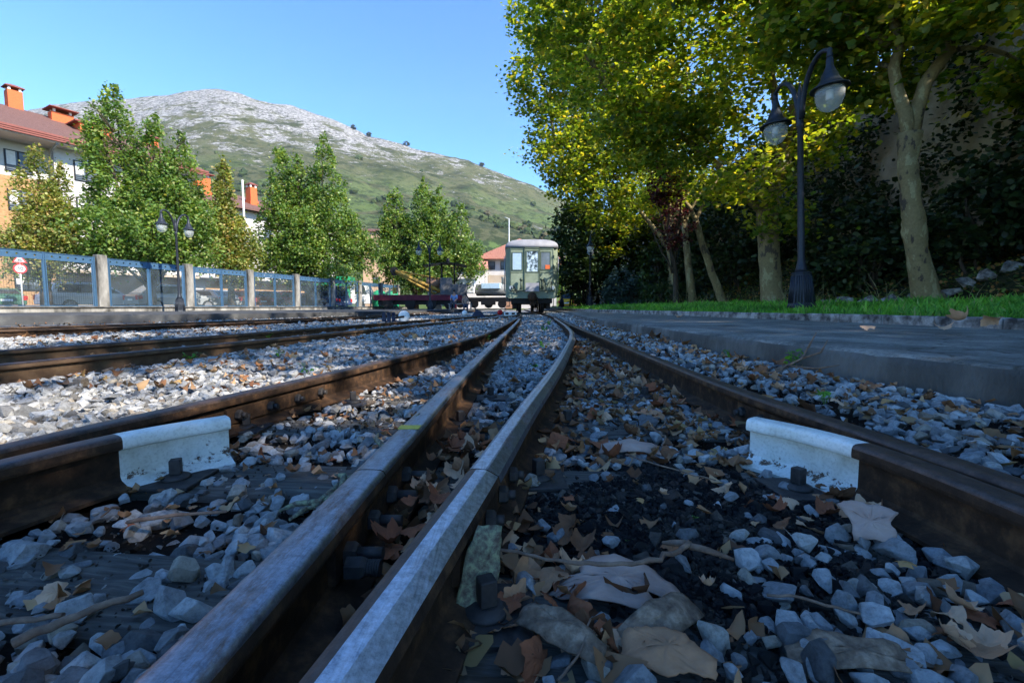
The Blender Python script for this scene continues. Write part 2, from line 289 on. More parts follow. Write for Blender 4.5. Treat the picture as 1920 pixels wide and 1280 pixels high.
class MB:
    def __init__(s): s.v = []; s.f = []; s.m = []; s.sm = []; s.cur = 0
    def add(s, vs, fs, smooth=False):
        b = len(s.v); s.v += [tuple(x) for x in vs]
        for f in fs: s.f.append([i+b for i in f]); s.m.append(s.cur); s.sm.append(smooth)
        return s
    def box(s, c, d, rz=0, rx=0, ry=0):
        vs = [Vector((x*d[0]/2, y*d[1]/2, z*d[2]/2)) for x in (-1, 1) for y in (-1, 1) for z in (-1, 1)]
        if rz or rx or ry:
            m = Matrix.Rotation(rz, 3, 'Z') @ Matrix.Rotation(ry, 3, 'Y') @ Matrix.Rotation(rx, 3, 'X'); vs = [m @ v for v in vs]
        vs = [v+Vector(c) for v in vs]
        return s.add(vs, [(0, 1, 3, 2), (4, 6, 7, 5), (0, 4, 5, 1), (2, 3, 7, 6), (0, 2, 6, 4), (1, 5, 7, 3)])
    def b2(s, a, b): return s.box([(a[i]+b[i])/2 for i in range(3)], [abs(b[i]-a[i]) for i in range(3)])
    def tube(s, pts, rad, n=8, caps=True, smooth=True):
        pts = [Vector(p) for p in pts]; L = len(pts)
        if not hasattr(rad, '__len__'): rad = [rad]*L
        vs = []; prev = None
        for i, p in enumerate(pts):
            t = (pts[min(i+1, L-1)]-pts[max(i-1, 0)]).normalized()
            u = (prev - t*prev.dot(t)) if prev is not None else t.orthogonal()
            if u.length < 1e-5: u = t.orthogonal()
            u.normalize(); prev = u; w = t.cross(u)
            for k in range(n):
                a = 2*math.pi*k/n; vs.append(p+(u*math.cos(a)+w*math.sin(a))*rad[i])
        fs = [(i*n+k, i*n+(k+1) % n, (i+1)*n+(k+1) % n, (i+1)*n+k) for i in range(L-1) for k in range(n)]
        s.add(vs, fs, smooth)
        if caps:
            b = len(s.v)-len(vs)
            s.f.append([b+k for k in range(n)][::-1]); s.m.append(s.cur); s.sm.append(False)
            s.f.append([b+(L-1)*n+k for k in range(n)]); s.m.append(s.cur); s.sm.append(False)
        return s
    def lathe(s, prof, c=(0, 0, 0), n=16, smooth=True, axis='Z', phase=0):
        vs = []
        for r, z in prof:
            for k in range(n):
                a = 2*math.pi*k/n+phase; p = (r*math.cos(a), r*math.sin(a), z)
                if axis == 'Y': p = (p[0], p[2], p[1])
                if axis == 'X': p = (p[2], p[0], p[1])
                vs.append((p[0]+c[0], p[1]+c[1], p[2]+c[2]))
        L = len(prof)
        s.add(vs, [(i*n+k, i*n+(k+1) % n, (i+1)*n+(k+1) % n, (i+1)*n+k) for i in range(L-1) for k in range(n)], smooth)
        b = len(s.v)-len(vs)
        for q in (0, L-1):
            if prof[q][0] > 1e-4: s.f.append([b+q*n+k for k in range(n)]); s.m.append(s.cur); s.sm.append(False)
        return s
    def prism(s, poly, a, b, axis='Y'):
        def P(u, w, t): return {'Y': (u, t, w), 'X': (t, u, w), 'Z': (u, w, t)}[axis]
        n = len(poly); vs = [P(u, w, a) for u, w in poly]+[P(u, w, b) for u, w in poly]
        return s.add(vs, [list(range(n)), list(range(n, 2*n))[::-1]]+[(i, (i+1) % n, n+(i+1) % n, n+i) for i in range(n)])
    def build(s, name, mats, parent=None, bevel=0, segs=2, fix=True):
        me = bpy.data.meshes.new(name); me.from_pydata(s.v, [], s.f)
        mats = mats if isinstance(mats, (list, tuple)) else [mats]
        for m in mats: me.materials.append(m)
        me.polygons.foreach_set('material_index', s.m); me.polygons.foreach_set('use_smooth', s.sm)
        if fix:
            bm = bmesh.new(); bm.from_mesh(me); bmesh.ops.recalc_face_normals(bm, faces=bm.faces); bm.to_mesh(me); bm.free()
        me.update(); o = put(name, me, parent)
        if bevel:
            md = o.modifiers.new('bevel', 'BEVEL'); md.width = bevel; md.segments = segs; md.limit_method = 'ANGLE'; md.angle_limit = R(35)
        return o

def rotmats(n, tilt=None, rg=rng):
    """random rotations; with tilt (radians, std) the template's z stays near up"""
    if tilt is None:
        q = rg.normal(size=(n, 4)); q /= np.linalg.norm(q, axis=1)[:, None]
        w, x, y, z = q.T
        return np.stack([1-2*(y*y+z*z), 2*(x*y-z*w), 2*(x*z+y*w), 2*(x*y+z*w), 1-2*(x*x+z*z), 2*(y*z-x*w), 2*(x*z-y*w), 2*(y*z+x*w), 1-2*(x*x+y*y)], 1).reshape(n, 3, 3)
    a = rg.uniform(0, 2*np.pi, n); b = rg.uniform(0, 2*np.pi, n); t = np.abs(rg.normal(0, 1, n))*tilt
    ca, sa = np.cos(a), np.sin(a); Z = np.zeros((n, 3, 3)); Z[:, 0, 0] = ca; Z[:, 0, 1] = -sa; Z[:, 1, 0] = sa; Z[:, 1, 1] = ca; Z[:, 2, 2] = 1
    ux, uy = np.cos(b), np.sin(b); ct, st = np.cos(t), np.sin(t); K = np.zeros((n, 3, 3))
    K[:, 0, 0] = ct+ux*ux*(1-ct); K[:, 0, 1] = ux*uy*(1-ct); K[:, 0, 2] = uy*st
    K[:, 1, 0] = ux*uy*(1-ct); K[:, 1, 1] = ct+uy*uy*(1-ct); K[:, 1, 2] = -ux*st
    K[:, 2, 0] = -uy*st; K[:, 2, 1] = ux*st; K[:, 2, 2] = ct
    return K @ Z
def scatter(tmpls, pos, rots, scl, rg=rng):
    """tmpls: list of (V,F); returns merged V,F"""
    pos = np.asarray(pos, float); n = len(pos); pick = rg.integers(0, len(tmpls), n); VV = []; FF = []; base = 0
    scl = np.asarray(scl, float)
    if scl.ndim == 1: scl = np.repeat(scl[:, None], 3, 1)
    for t, (V, F) in enumerate(tmpls):
        ix = np.where(pick == t)[0]
        if not len(ix): continue
        P = np.einsum('nij,nvj->nvi', rots[ix], V[None]*scl[ix][:, None, :])+pos[ix][:, None, :]
        FF.append((F[None]+(np.arange(len(ix))*len(V))[:, None, None]+base).reshape(-1, F.shape[1])); VV.append(P.reshape(-1, 3)); base += P.shape[0]*P.shape[1]
    return np.concatenate(VV), np.concatenate(FF)
def ico(sub):
    bm = bmesh.new(); bmesh.ops.create_icosphere(bm, subdivisions=sub, radius=1)
    V = np.array([v.co[:] for v in bm.verts]); F = np.array([[v.index for v in f.verts] for f in bm.faces]); bm.free(); return V, F
def hullrock(npt, bev):
    bm = bmesh.new(); P = rng.normal(size=(npt, 3)); P /= np.linalg.norm(P, axis=1)[:, None]; P *= rng.uniform(.82, 1.08, npt)[:, None]
    for p in P: bm.verts.new(p)
    r = bmesh.ops.convex_hull(bm, input=bm.verts)
    bmesh.ops.delete(bm, geom=[v for v in bm.verts if not v.link_faces], context='VERTS')
    bmesh.ops.dissolve_limit(bm, angle_limit=R(14), verts=bm.verts, edges=bm.edges)
    if bev: bmesh.ops.bevel(bm, geom=bm.edges[:], offset=bev, segments=2, affect='EDGES', profile=.6)
    bmesh.ops.triangulate(bm, faces=bm.faces)
    V = np.array([v.co[:] for v in bm.verts]); F = np.array([[v.index for v in f.verts] for f in bm.faces]); bm.free()
    V = V+rng.normal(0, .010 if bev else 0, V.shape); return V, F
def rock(sub, planes=11, rough=.03):
    V, F = ico(sub); N = rng.normal(size=(planes, 3)); N /= np.linalg.norm(N, axis=1)[:, None]; d = rng.uniform(.58, 1.0, planes)
    dt = V @ N.T; r = np.where(dt > .05, d[None]/np.maximum(dt, .05), 9).min(1); r = np.minimum(r, 1.15)
    r *= 1+rng.normal(0, rough, len(V)); return V*r[:, None], F
ROCK3 = [hullrock(15, .07) for _ in range(16)]; ROCK2 = [hullrock(13, 0) for _ in range(20)]; ROCK1 = [hullrock(9, 0) for _ in range(12)]

def fan(outline, z=None, rings=1):
    """outline: (n,2) -> triangulated leaf with rings"""
    o = np.asarray(outline, float); n = len(o); V = [[0, 0, 0]]; F = []
    for r in range(1, rings+1):
        for p in o: V.append([p[0]*r/rings, p[1]*r/rings, 0])
    for k in range(n): F.append([0, 1+k, 1+(k+1) % n])
    for r in range(1, rings):
        a, b = 1+(r-1)*n, 1+r*n
        for k in range(n):
            q = (k+1) % n; F.append([a+k, b+k, b+q]); F.append([a+k, b+q, a+q])
    return np.array(V, float), np.array(F)
def maple(n_sub=1):
    """five-lobed plane leaf outline, base at -y"""
    ang = [-90, -62, -38, -10, 12, 28, 48, 68, 90, 112, 132, 152, 168, 190, 218, 242]
    rad = [.34, .70, .66, .70, .90, .76, .64, .80, .96, .80, .64, .76, .90, .70, .66, .70]
    return np.array([[r*math.cos(R(a)), r*math.sin(R(a))] for a, r in zip(ang, rad)])*.5
def maple_detail():
    p = maple(); out = []
    for i in range(len(p)):
        a, b = p[i], p[(i+1) % len(p)]
        for t in (0, .33, .66):
            q = a+(b-a)*t
            if t: q = q*(1+rng.uniform(-.07, .05))
            out.append(q)
    return np.array(out)
def curled(k1, k2, tw, rings=3, simple=False):
    V, F = fan(maple() if simple else maple_detail(), rings=rings)
    x, y = V[:, 0], V[:, 1]; r = np.hypot(x, y)
    V[:, 2] = k1*x*x+k2*y*y+tw*x*y+.06*np.sin(9*x+3*k1)*r+rng.normal(0, .012, len(V))
    V[:, 0] *= 1-.45*min(abs(k1)*.35, .9)*r*2*.6
    return V, F
PLANE_T = []
for q in range(4):
    V, F = fan(maple()); V[:, 2] = -.35*V[:, 1]**2+rng.uniform(-.5, .3)*V[:, 0]**2; V[:, 1] -= .1; PLANE_T.append((V, F))
LEAF6 = (np.array([[0, -.5, 0], [.32, -.15, .05], [.26, .25, .02], [0, .5, -.05], [-.26, .25, .02], [-.32, -.15, .05]], float), np.array([[0, 1, 5], [1, 2, 5], [2, 4, 5], [2, 3, 4]]))
QUAD = (np.array([[0, -.5, 0], [.34, 0, .08], [0, .5, 0], [-.34, 0, .08]], float), np.array([[0, 1, 2], [0, 2, 3]]))
LITTER = [curled(rng.uniform(-1.5, 2.6), rng.uniform(-1.5, 2.6), rng.uniform(-2, 2), 2, True) for _ in range(8)]
for _ in range(8):
    k_ = rng.integers(6, 10); aa = np.sort(rng.uniform(0, 6.28, k_)); V, F = fan(np.stack([np.cos(aa)*rng.uniform(.25, .55, k_), np.sin(aa)*rng.uniform(.2, .45, k_)], 1), rings=2); V[:, 2] = rng.uniform(-1.5, 3)*V[:, 0]**2+rng.uniform(-1, 2)*V[:, 1]**2; LITTER.append((V, F))
DETLEAF = [curled(rng.uniform(-1.2, 3.2), rng.uniform(-1.2, 2.6), rng.uniform(-2.2, 2.2), 4) for _ in range(16)]

# ------------------------------------------------------------ rail plan
def path(pts, step=.06):
    P = np.array(pts, float); out = []
    for i in range(len(P)-1):
        p0 = P[i-1] if i else 2*P[0]-P[1]; p1, p2 = P[i], P[i+1]; p3 = P[i+2] if i+2 < len(P) else 2*P[-1]-P[-2]
        L = np.linalg.norm(p2-p1); st = step if p1[1] < 3 else .3
        l0, l2 = np.linalg.norm(p1-p0), np.linalg.norm(p3-p2)
        m1 = ((p1-p0)/l0*L+(p2-p1)/L*l0)/(l0+L)*L; m2 = ((p2-p1)/L*l2+(p3-p2)/l2*L)/(L+l2)*L
        for t in np.arange(0, 1, min(1, st/L)):
            out.append((2*t**3-3*t*t+1)*p1+(t**3-2*t*t+t)*m1+(-2*t**3+3*t*t)*p2+(t**3-t*t)*m2)
    out.append(P[-1]); return np.array(out)
R1 = path([(-1.16, -1.5), (-1.14, .2), (-1.105, .964), (-1.01, 1.35), (-.86, 1.95), (-.60, 3.2), (-.38, 4.5), (-.17, 6.9), (-.02, 9.5), (.16, 12.5), (.30, 15.5), (.36, 20), (.36, 50)])
R2 = path([(-.31, -1.5), (-.288, .2), (-.273, .5), (-.264, .82), (-.254, 1.12), (-.222, 2.09), (-.139, 3.94), (-.02, 6.4), (.10, 9.1), (.20, 11.8)])
R3 = path([(-.31, -1.5), (-.172, .2), (-.110, .53), (-.054, .82), (.022, 1.233), (.181, 2.04), (.42, 3.41), (.56, 4.27), (.72, 5.46), (.86, 7.2), (1.01, 9.8), (1.14, 12.2)])
R4 = path([(.895, -1.5), (.89, .2), (.878, .757), (.862, 1.08), (.835, 1.55), (.85, 2.6), (.90, 4.06), (1.02, 8), (1.16, 11), (1.30, 15.5), (1.36, 20), (1.36, 50)])
CHL = path([(-1.065, -1.0), (-1.06, .2), (-1.03, .70), (-.985, .90), (-.93, 1.05), (-.862, 1.15), (-.785, 1.235)], .03)
CHR = path([(.795, -1.0), (.795, .3), (.79, .62), (.79, .85), (.775, .98), (.722, 1.12), (.654, 1.22)], .03)
B1 = path([(-3.0, -3), (-2.82, .5), (-2.70, 2.38), (-2.56, 3.05), (-2.33, 4.13), (-2.02, 5.83), (-1.34, 9.3), (-.45, 13.2), (.0, 15.6), (.30, 18.5)])
B2 = path([(-4.02, -3), (-3.83, .5), (-3.69, 2.38), (-3.5, 3.4), (-3.2, 4.6), (-2.9, 6.1), (-2.25, 9.7), (-1.35, 13.8), (-.8, 16.8), (-.64, 20), (-.64, 45)])
C1 = path([(-11.0, 0), (-8.6, 3), (-6.6, 5.8), (-5.35, 8.6), (-4.45, 13), (-3.6, 22), (-3.0, 40)])
C2 = path([(-12.0, .8), (-9.6, 3.8), (-7.5, 6.4), (-6.35, 9.0), (-5.45, 13.2), (-4.6, 22.1), (-4.0, 40)])

HEAD = [(-.055, .002), (-.055, .010), (-.012, .022), (-.0065, .030), (-.0065, .092), (-.029, .100), (-.0305, .106), (-.030, .120), (-.0265, .1265), (-.020, .1292), (-.008, .130), (.008, .130), (.020, .1292), (.0265, .1265), (.030, .120), (.0305, .106), (.029, .100), (.0065, .092), (.0065, .030), (.012, .022), (.055, .010), (.055, .002)]
HEAD3 = [(-.055, .002), (-.055, .010), (-.012, .022), (-.0065, .030), (-.0065, .092), (-.029, .100), (-.0305, .106), (-.030, .121), (-.0265, .1275), (-.020, .1298), (-.012, .1305), (-.004, .1300), (.004, .1302), (.008, .1296), (.029, .1190), (.033, .106), (.030, .099), (.0065, .092), (.0065, .030), (.012, .022), (.055, .010), (.055, .002)]
def sweep(name, pth, prof, mats, matfn, parent=None, zoff=0, caps=True, smooth=True):
    P = np.asarray(pth); T = np.gradient(P, axis=0); T /= np.linalg.norm(T, axis=1)[:, None]; N = np.stack([T[:, 1], -T[:, 0]], 1)
    pr = np.array(prof); n = len(pr); L = len(P)
    V = np.zeros((L, n, 3)); V[:, :, :2] = P[:, None, :]+N[:, None, :]*pr[None, :, 0:1]; V[:, :, 2] = pr[None, :, 1]+zoff
    F = []; mi = []
    for k in range(n):
        q = (k+1) % n; a = np.arange(L-1)*n
        F.append(np.stack([a+k, a+q, a+n+q, a+n+k], 1)); mi.append(np.full(L-1, matfn(k)))
    o = tri_mesh(name, V.reshape(-1, 3), np.concatenate(F), mats, parent, False, np.concatenate(mi))
    me = o.data
    if smooth:
        for_s = np.array([5 < (k % n) < 15 for k in range(n)]).repeat(L-1); me.polygons.foreach_set('use_smooth', for_s & (prof is not HEAD3))
    bm = bmesh.new(); bm.from_mesh(me); bm.verts.ensure_lookup_table()
    if caps:
        for s_ in (0, (L-1)*n):
            f = bm.faces.new([bm.verts[s_+k] for k in range(n)]); f.material_index = 0
    bmesh.ops.recalc_face_normals(bm, faces=bm.faces); 
    for e in bm.edges:
        if len(e.link_faces) == 2 and e.calc_face_angle(0) > R(40): e.smooth = False
    bm.to_mesh(me); bm.free(); return o
top_mat = lambda k: 1 if 7 <= k <= 13 else 0
def cut(p, lo, hi):
    q = p[(p[:, 1] > lo) & (p[:, 1] < hi)]
    if lo > p[0, 1]: q = np.vstack([[np.interp(lo, p[:, 1], p[:, 0]), lo], q])
    if hi < p[-1, 1]: q = np.vstack([q, [np.interp(hi, p[:, 1], p[:, 0]), hi]])
    return q
def at(pth, y): return float(np.interp(y, pth[:, 1], pth[:, 0]))
def off(pth, d):
    T = np.gradient(pth, axis=0); T /= np.linalg.norm(T, axis=1)[:, None]; return pth+np.stack([T[:, 1], -T[:, 0]], 1)*d

def hexnut(mb, c, r, h, axis='X', ph=.3):
    mb.lathe([(r, 0), (r, h*.85), (r*.86, h)], c, 6, False, axis, ph)
def make_rail(name, label, pth, prof=HEAD, mats=('rust', 'steel'), fn=top_mat, cat='rail', group=None):
    r = thing(name, label, cat, (0, 0, 0), 0, group)
    sweep('rail_body', pth, prof, [M[m] for m in mats], fn, r); return r
JY = .822
# the two inner rails are each jointed just ahead of the camera
r2n = make_rail('rail', 'rusty blue worn near length of the left inner rail, ending at the joint', cut(R2, -2, JY-.002))
r2f = make_rail('rail', 'left inner rail beyond the joint, with a yellow chalk mark on its head', cut(R2, JY+.002, 99))
r3n = make_rail('rail', 'bright scuffed near length of the right inner rail, ending at the joint', cut(R3, -2, JY-.002), HEAD3, ('rust', 'steel_bright', 'steel_brown'), lambda k: 1 if 10 <= k <= 13 else (2 if k in (7, 8, 9) else 0))
r3f = make_rail('rail', 'curving right inner rail beyond the joint with a silver running band', cut(R3, JY+.002, 99), HEAD3, ('rust', 'steel_bright', 'steel'), lambda k: 1 if 9 <= k <= 11 else (2 if 12 <= k <= 14 or 7 <= k <= 8 else 0))
r1 = make_rail('rail', 'left outer rail of the turnout, with a bolted joint behind the white check rail', cut(R1, -2, 19), HEAD, ('rust', 'steel_brown'))
r4 = make_rail('rail', 'brown right outer rail of the turnout beside the concrete edge', R4, HEAD, ('rust', 'steel_brown'))
b1 = make_rail('rail', 'tall brown near rail of the track left of the turnout', B1, HEAD, ('rust_light', 'steel_brown'))
b2 = make_rail('rail', 'far rail of the track left of the turnout', B2, HEAD, ('rust_light', 'steel_brown'))
c1 = make_rail('rail', 'near rail of the track beside the left platform', C1, HEAD, ('rust', 'rust_light'))
c2 = make_rail('rail', 'farthest rail, right beside the left platform edge', C2, HEAD, ('rust', 'rust_light'))
# guard rails with painted flared ends
for nm, lab, pth, cutd in (('check_rail', 'short check rail with white painted flared end beside the left outer rail', CHL, 1.05), ('check_rail', 'short check rail with white painted flared end beside the right outer rail', CHR, .985)):
    t = thing(nm, lab, 'check rail')
    a = cut(pth, -9, cutd); b = cut(pth, cutd, 99)
    sweep('brown_section', a, HEAD, [M['rust'], M['steel_brown']], top_mat, t, 0)
    o = sweep('painted_end', b, HEAD, [M['white_rail']], lambda k: 0, t, 0)
# chalk mark
mb = MB(); y = 1.10; x = at(R2, y)
mb.b2((x-.027, y, .1302), (x+.025, y+.035, .1312)); mb.build('chalk_mark', plain('yellow_chalk', (.45, .40, .08), .9, 0, .3, 60), r2f)
# fishplates and bolts
def fishplate(parent, pth, y0, y1, side, nb=4, mat='rust', z0=.03, z1=.09, long_bolts=False):
    q = cut(off(pth, side*.0125), y0, y1)
    sweep('fishplate', q, [(-.006, z0), (-.006, z1), (.006, z1-.006), (.006, z0+.004)], [M[mat]], lambda k: 0, parent, 0, True, False)
    for y in np.linspace(y0+.04, y1-.04, nb):
        px = at(pth, y)+side*.019; mb = MB(); s = side
        mb.lathe([(.018, 0), (.018, .013), (.014, .018)], (px, y, .06), 6, False, 'X', .4) if s > 0 else mb.lathe([(.018, 0), (.018, -.013), (.014, -.018)], (px, y, .06), 6, False, 'X', .4)
        mb.tube([(px+s*.015, y, .06), (px+s*(.032 if not long_bolts else .055), y, .06)], .0095, 10)
        mb.build('bolt', M['iron'], parent)
fishplate(r3f, R3, .62, 1.02, 1, 4)
fishplate(r2n, R2, .62, 1.02, 1, 4, long_bolts=True)
fishplate(r1, R1, 1.50, 2.0, 1, 4)
fishplate(r4, R4, 1.2, 1.62, -1, 4)
# the big spacer nut between the inner rails
mb = MB(); mb.lathe([(.017, 0), (.017, .022), (.013, .027)], (-.238, .63, .055), 6, False, 'X', .5); mb.tube([(-.215, .63, .055), (-.19, .63, .055)], .011, 12)
for k in range(6): mb.lathe([(.0112, 0), (.0122, .0018), (.0112, .0036)], (-.212+k*.0038, .63, .055), 12, True, 'X')
mb.build('spacer_bolt', M['iron'], r2n)

# ------------------------------------------------------------ ground
def sstep(a, b, x): t = np.clip((x-a)/(b-a), 0, 1); return t*t*(3-2*t)
def gz(x, y):
    x = np.asarray(x, float); y = np.asarray(y, float)
    r4x = np.interp(y, R4[:, 1], R4[:, 0]); r1x = np.interp(y, R1[:, 1], R1[:, 0]); b1x = np.interp(y, B1[:, 1], B1[:, 0]); b2x = np.interp(y, B2[:, 1], B2[:, 0])
    z = np.full(x.shape, -.022)
    z = z+.095*sstep(.05, .30, x-r4x)
    z = z+.04*sstep(.1, .3, r1x-x)*(1-sstep(-.25, -.1, b1x-x))
    z = z+.045*sstep(.1, .5, b2x-x)-.05*sstep(.9, 1.8, b2x-x)
    z = z+.03*sstep(2.2, 5, y)+.02*sstep(5, 9, y)
    return z+.006*np.sin(x*7.1+y*2.3)*np.cos(y*5.3-x*3)
def grid(name, x0, x1, y0, y1, dx, dy, fz, mat, yspace=None):
    xs = np.arange(x0, x1+dx*.5, dx); ys = np.arange(y0, y1+dy*.5, dy) if yspace is None else yspace
    X, Y = np.meshgrid(xs, ys); Z = fz(X, Y); V = np.stack([X, Y, Z], -1).reshape(-1, 3)
    nx, ny = len(xs), len(ys); i = (np.arange(ny-1)[:, None]*nx+np.arange(nx-1)[None]).ravel()
    return tri_mesh(name, V, np.stack([i, i+1, i+nx+1, i+nx], 1), mat, None, True)
ysp = np.concatenate([np.arange(-4, 6, .06), np.arange(6, 20, .25), np.arange(20, 62, 1)])
tag(grid('trackbed_ground', -14, 2.6, 0, 0, .08, 0, gz, M['dirt'], ysp), kind='structure')
# big ground
V = [(0, 40, -.12)]; n = 48
for k in range(n): V.append((3500*math.cos(2*math.pi*k/n), 3500*math.sin(2*math.pi*k/n), -.12))
tag(tri_mesh('ground', V, [(0, 1+k, 1+(k+1) % n) for k in range(n)], nmat('meadow_ground', [(.3, (.05, .07, .025)), (.7, (.10, .13, .05))], .05, .95, 0, 0)), kind='structure')

# right pavement: edge, top, kerb, grass
EDGE = path([(1.86, -3), (1.78, .6), (1.67, 1.48), (1.56, 2.2), (1.47, 3.2), (1.42, 4.6), (1.44, 7.8), (1.62, 11), (1.95, 15), (2.15, 20), (2.15, 60)], .1)
KERB = path([(4.35, -3), (4.33, 1), (4.27, 3.8), (4.12, 6.6), (3.75, 9.6), (3.3, 13), (2.95, 18), (2.8, 30), (2.8, 60)], .15)
def strip(name, A, Bp, za, zb, mat, nseg=14, jitter=0):
    ys = np.concatenate([np.arange(-3, 10, .12), np.arange(10, 60, .8)]); xa = np.interp(ys, A[:, 1], A[:, 0]); xb = np.interp(ys, Bp[:, 1], Bp[:, 0])
    t = np.linspace(0, 1, nseg); X = xa[:, None]*(1-t)+xb[:, None]*t; Y = np.repeat(ys[:, None], nseg, 1); Z = za*(1-t)[None]+zb*t[None]+0*X
    Z = Z+jitter*np.sin(X*3.1+Y*1.7)*np.cos(Y*2.3); i = (np.arange(len(ys)-1)[:, None]*nseg+np.arange(nseg-1)[None]).ravel()
    return tri_mesh(name, np.stack([X, Y, Z], -1).reshape(-1, 3), np.stack([i, i+1, i+nseg+1, i+nseg], 1), mat, None, True)
# solid pavement edge profile with rough bumps
ed = EDGE; T = np.gradient(ed, axis=0); T /= np.linalg.norm(T, axis=1)[:, None]; Nn = np.stack([T[:, 1], -T[:, 0]], 1)
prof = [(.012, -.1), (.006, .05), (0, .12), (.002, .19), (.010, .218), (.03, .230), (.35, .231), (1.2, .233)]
rows = []
for i in range(len(ed)):
    row = []
    for (u, z) in prof:
        j = rng.normal(0, .005) if .04 < z < .232 and u < .1 else 0
        row.append((ed[i, 0]+Nn[i, 0]*(u+j), ed[i, 1]+Nn[i, 1]*(u+j), z+(j*.4)))
    rows.append(row)
V = np.array(rows).reshape(-1, 3); nx = len(prof); i = (np.arange(len(ed)-1)[:, None]*nx+np.arange(nx-1)[None]).ravel()
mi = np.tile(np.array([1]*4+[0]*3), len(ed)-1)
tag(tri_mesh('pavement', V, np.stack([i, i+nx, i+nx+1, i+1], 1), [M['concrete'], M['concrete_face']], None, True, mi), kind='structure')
tag(strip('footpath', off(EDGE, 1.19), KERB, .2325, .236, M['concrete'], 10), kind='structure')
# kerb stones
i = 0; y = -1.0; kpts = []
s = 0; acc = np.concatenate([[0], np.cumsum(np.linalg.norm(np.diff(KERB, axis=0), axis=1))])
def kp(s): return np.array([np.interp(s, acc, KERB[:, 0]), np.interp(s, acc, KERB[:, 1])])
s = 2.0; kstone = 0
kt = thing('kerb', 'weathered stone kerb between the footpath and the grass', 'kerb')
while s < 40 and kstone < 60:
    L = .62; a, b = kp(s+.004), kp(s+L-.004); c = (a+b)/2; d = b-a; ang = math.atan2(d[1], d[0])-math.pi/2
    mb = MB(); mb.box((c[0]+.055, c[1], .25+random.uniform(-.004, .004)), (.12+random.uniform(-.004, .004), np.linalg.norm(d), .17), ang)
    mb.build('kerb_stone', M['kerb'], kt, .016, 3); s += L if s < 20 else L; kstone += 1
# grass verge + bank terrain
def bank(x, y):
    kx = np.interp(y, KERB[:, 1], KERB[:, 0]); d = x-kx
    z = .30+.10*sstep(0, 1.6, d)+.05*sstep(1, 3.5, d)
    w = sstep(4.0, 8.5, d)
    return z+w*2.0+.05*np.sin(x*1.3+y*.9)*sstep(1, 3, d)+.25*w*np.sin(y*.7+x)
xs_off = np.concatenate([np.arange(.1, 4, .2), np.arange(4, 14, .4)]); ys = np.concatenate([np.arange(-6, 16, .25), np.arange(16, 64, 1)])
kx = np.interp(ys, KERB[:, 1], KERB[:, 0]); X = kx[:, None]+xs_off[None]; Y = np.repeat(ys[:, None], len(xs_off), 1); nx = len(xs_off)
i = (np.arange(len(ys)-1)[:, None]*nx+np.arange(nx-1)[None]).ravel()
mi = np.tile((xs_off[:-1] > 3.4).astype(int), len(ys)-1)
tag(tri_mesh('bank_terrain', np.stack([X, Y, bank(X, Y)], -1).reshape(-1, 3), np.stack([i, i+1, i+nx+1, i+nx], 1), [M['grassground'], M['soil']], None, True, mi), kind='structure')
# grass blades
def blades(n, xyfn, hmean, wid=.006, seed=3):
    rg = np.random.default_rng(seed); x, y = xyfn(rg, n); z = bank(x, y)
    h = hmean*rg.lognormal(0, .35, n)*(.7+.3*np.sin(x*4)*np.cos(y*3.3)+.25); a = rg.uniform(0, 2*np.pi, n); ln = rg.uniform(.15, .75, n)*h; b = rg.uniform(0, 2*np.pi, n)
    w = wid*rg.uniform(.7, 1.5, n)*(1+np.clip(y, 0, 20)*.08)
    base = np.stack([x, y, z-.01], 1); side = np.stack([np.cos(a)*w, np.sin(a)*w, 0*a], 1); lean = np.stack([np.cos(b)*ln, np.sin(b)*ln, 0*a], 1); up = np.stack([0*h, 0*h, h], 1)
    v = np.stack([base-side, base+side, base+up*.6+lean*.35+side*.8, base+up*.6+lean*.35-side*.8, base+up*.92+lean], 1)
    f = np.array([[0, 1, 2], [0, 2, 3], [3, 2, 4]]); return v.reshape(-1, 3), (f[None]+np.arange(n)[:, None, None]*5).reshape(-1, 3)
def gxy(rg, n):
    y = rg.uniform(0, 1, n)**1.5*24+2.6; d = rg.uniform(.10, 3.6, n)**1; return np.interp(y, KERB[:, 1], KERB[:, 0])+d, y
V, F = blades(90000, gxy, .085); tag(tri_mesh('grass', V, F, M['grass']), 'short bright green grass of the verge beyond the kerb', 'grass', kind='stuff')

# ------------------------------------------------------------ sleepers
tie_i = 0
def sleeper(c, rz, L, w, top, label, screws=(), group=None):
    t = thing('sleeper', label, 'sleeper', (c[0], c[1], 0), rz, group)
    mb = MB(); n = 26; hw = w/2
    vs = []; 
    for k in range(n+1):
        x = -L/2+L*k/n; j = [random.gauss(0, .0025) for _ in range(6)]
        vs += [(x, -hw+j[0], top-.16), (x, -hw+j[1], top-.008), (x, -hw+.02, top+j[2]), (x, 0, top+j[3]), (x, hw-.02, top+j[4]), (x, hw+j[5], top-.008), (x, hw, top-.16)]
    fs = [(k*7+q, k*7+q+1, (k+1)*7+q+1, (k+1)*7+q) for k in range(n) for q in range(6)]+[tuple(range(7)), tuple(n*7+q for q in range(7))]
    mb.add(vs, fs); mb.build('timber', M['tie'], t)
    for (sx, sy) in screws: screw(t, sx, sy, top)
    return t
def screw(t, sx, sy, top, plate=True):
    mb = MB()
    if plate: mb.box((sx, sy, top+.006), (.13, .13, .009), .1)
    mb.lathe([(.032, top+.010), (.031, top+.016), (.018, top+.022), (.016, top+.022)], (sx, sy, 0), 18)
    mb.box((sx, sy, top+.040), (.024, .024, .036), .5)
    mb.build('rail_screw', M['iron'], t, .0015, 1)
def place_screws(t, c, rz, world):
    for (wx, wy) in world:
        dx, dy = wx-c[0], wy-c[1]; screw(t, dx*math.cos(-rz)-dy*math.sin(-rz), dx*math.sin(-rz)+dy*math.cos(-rz), 0)
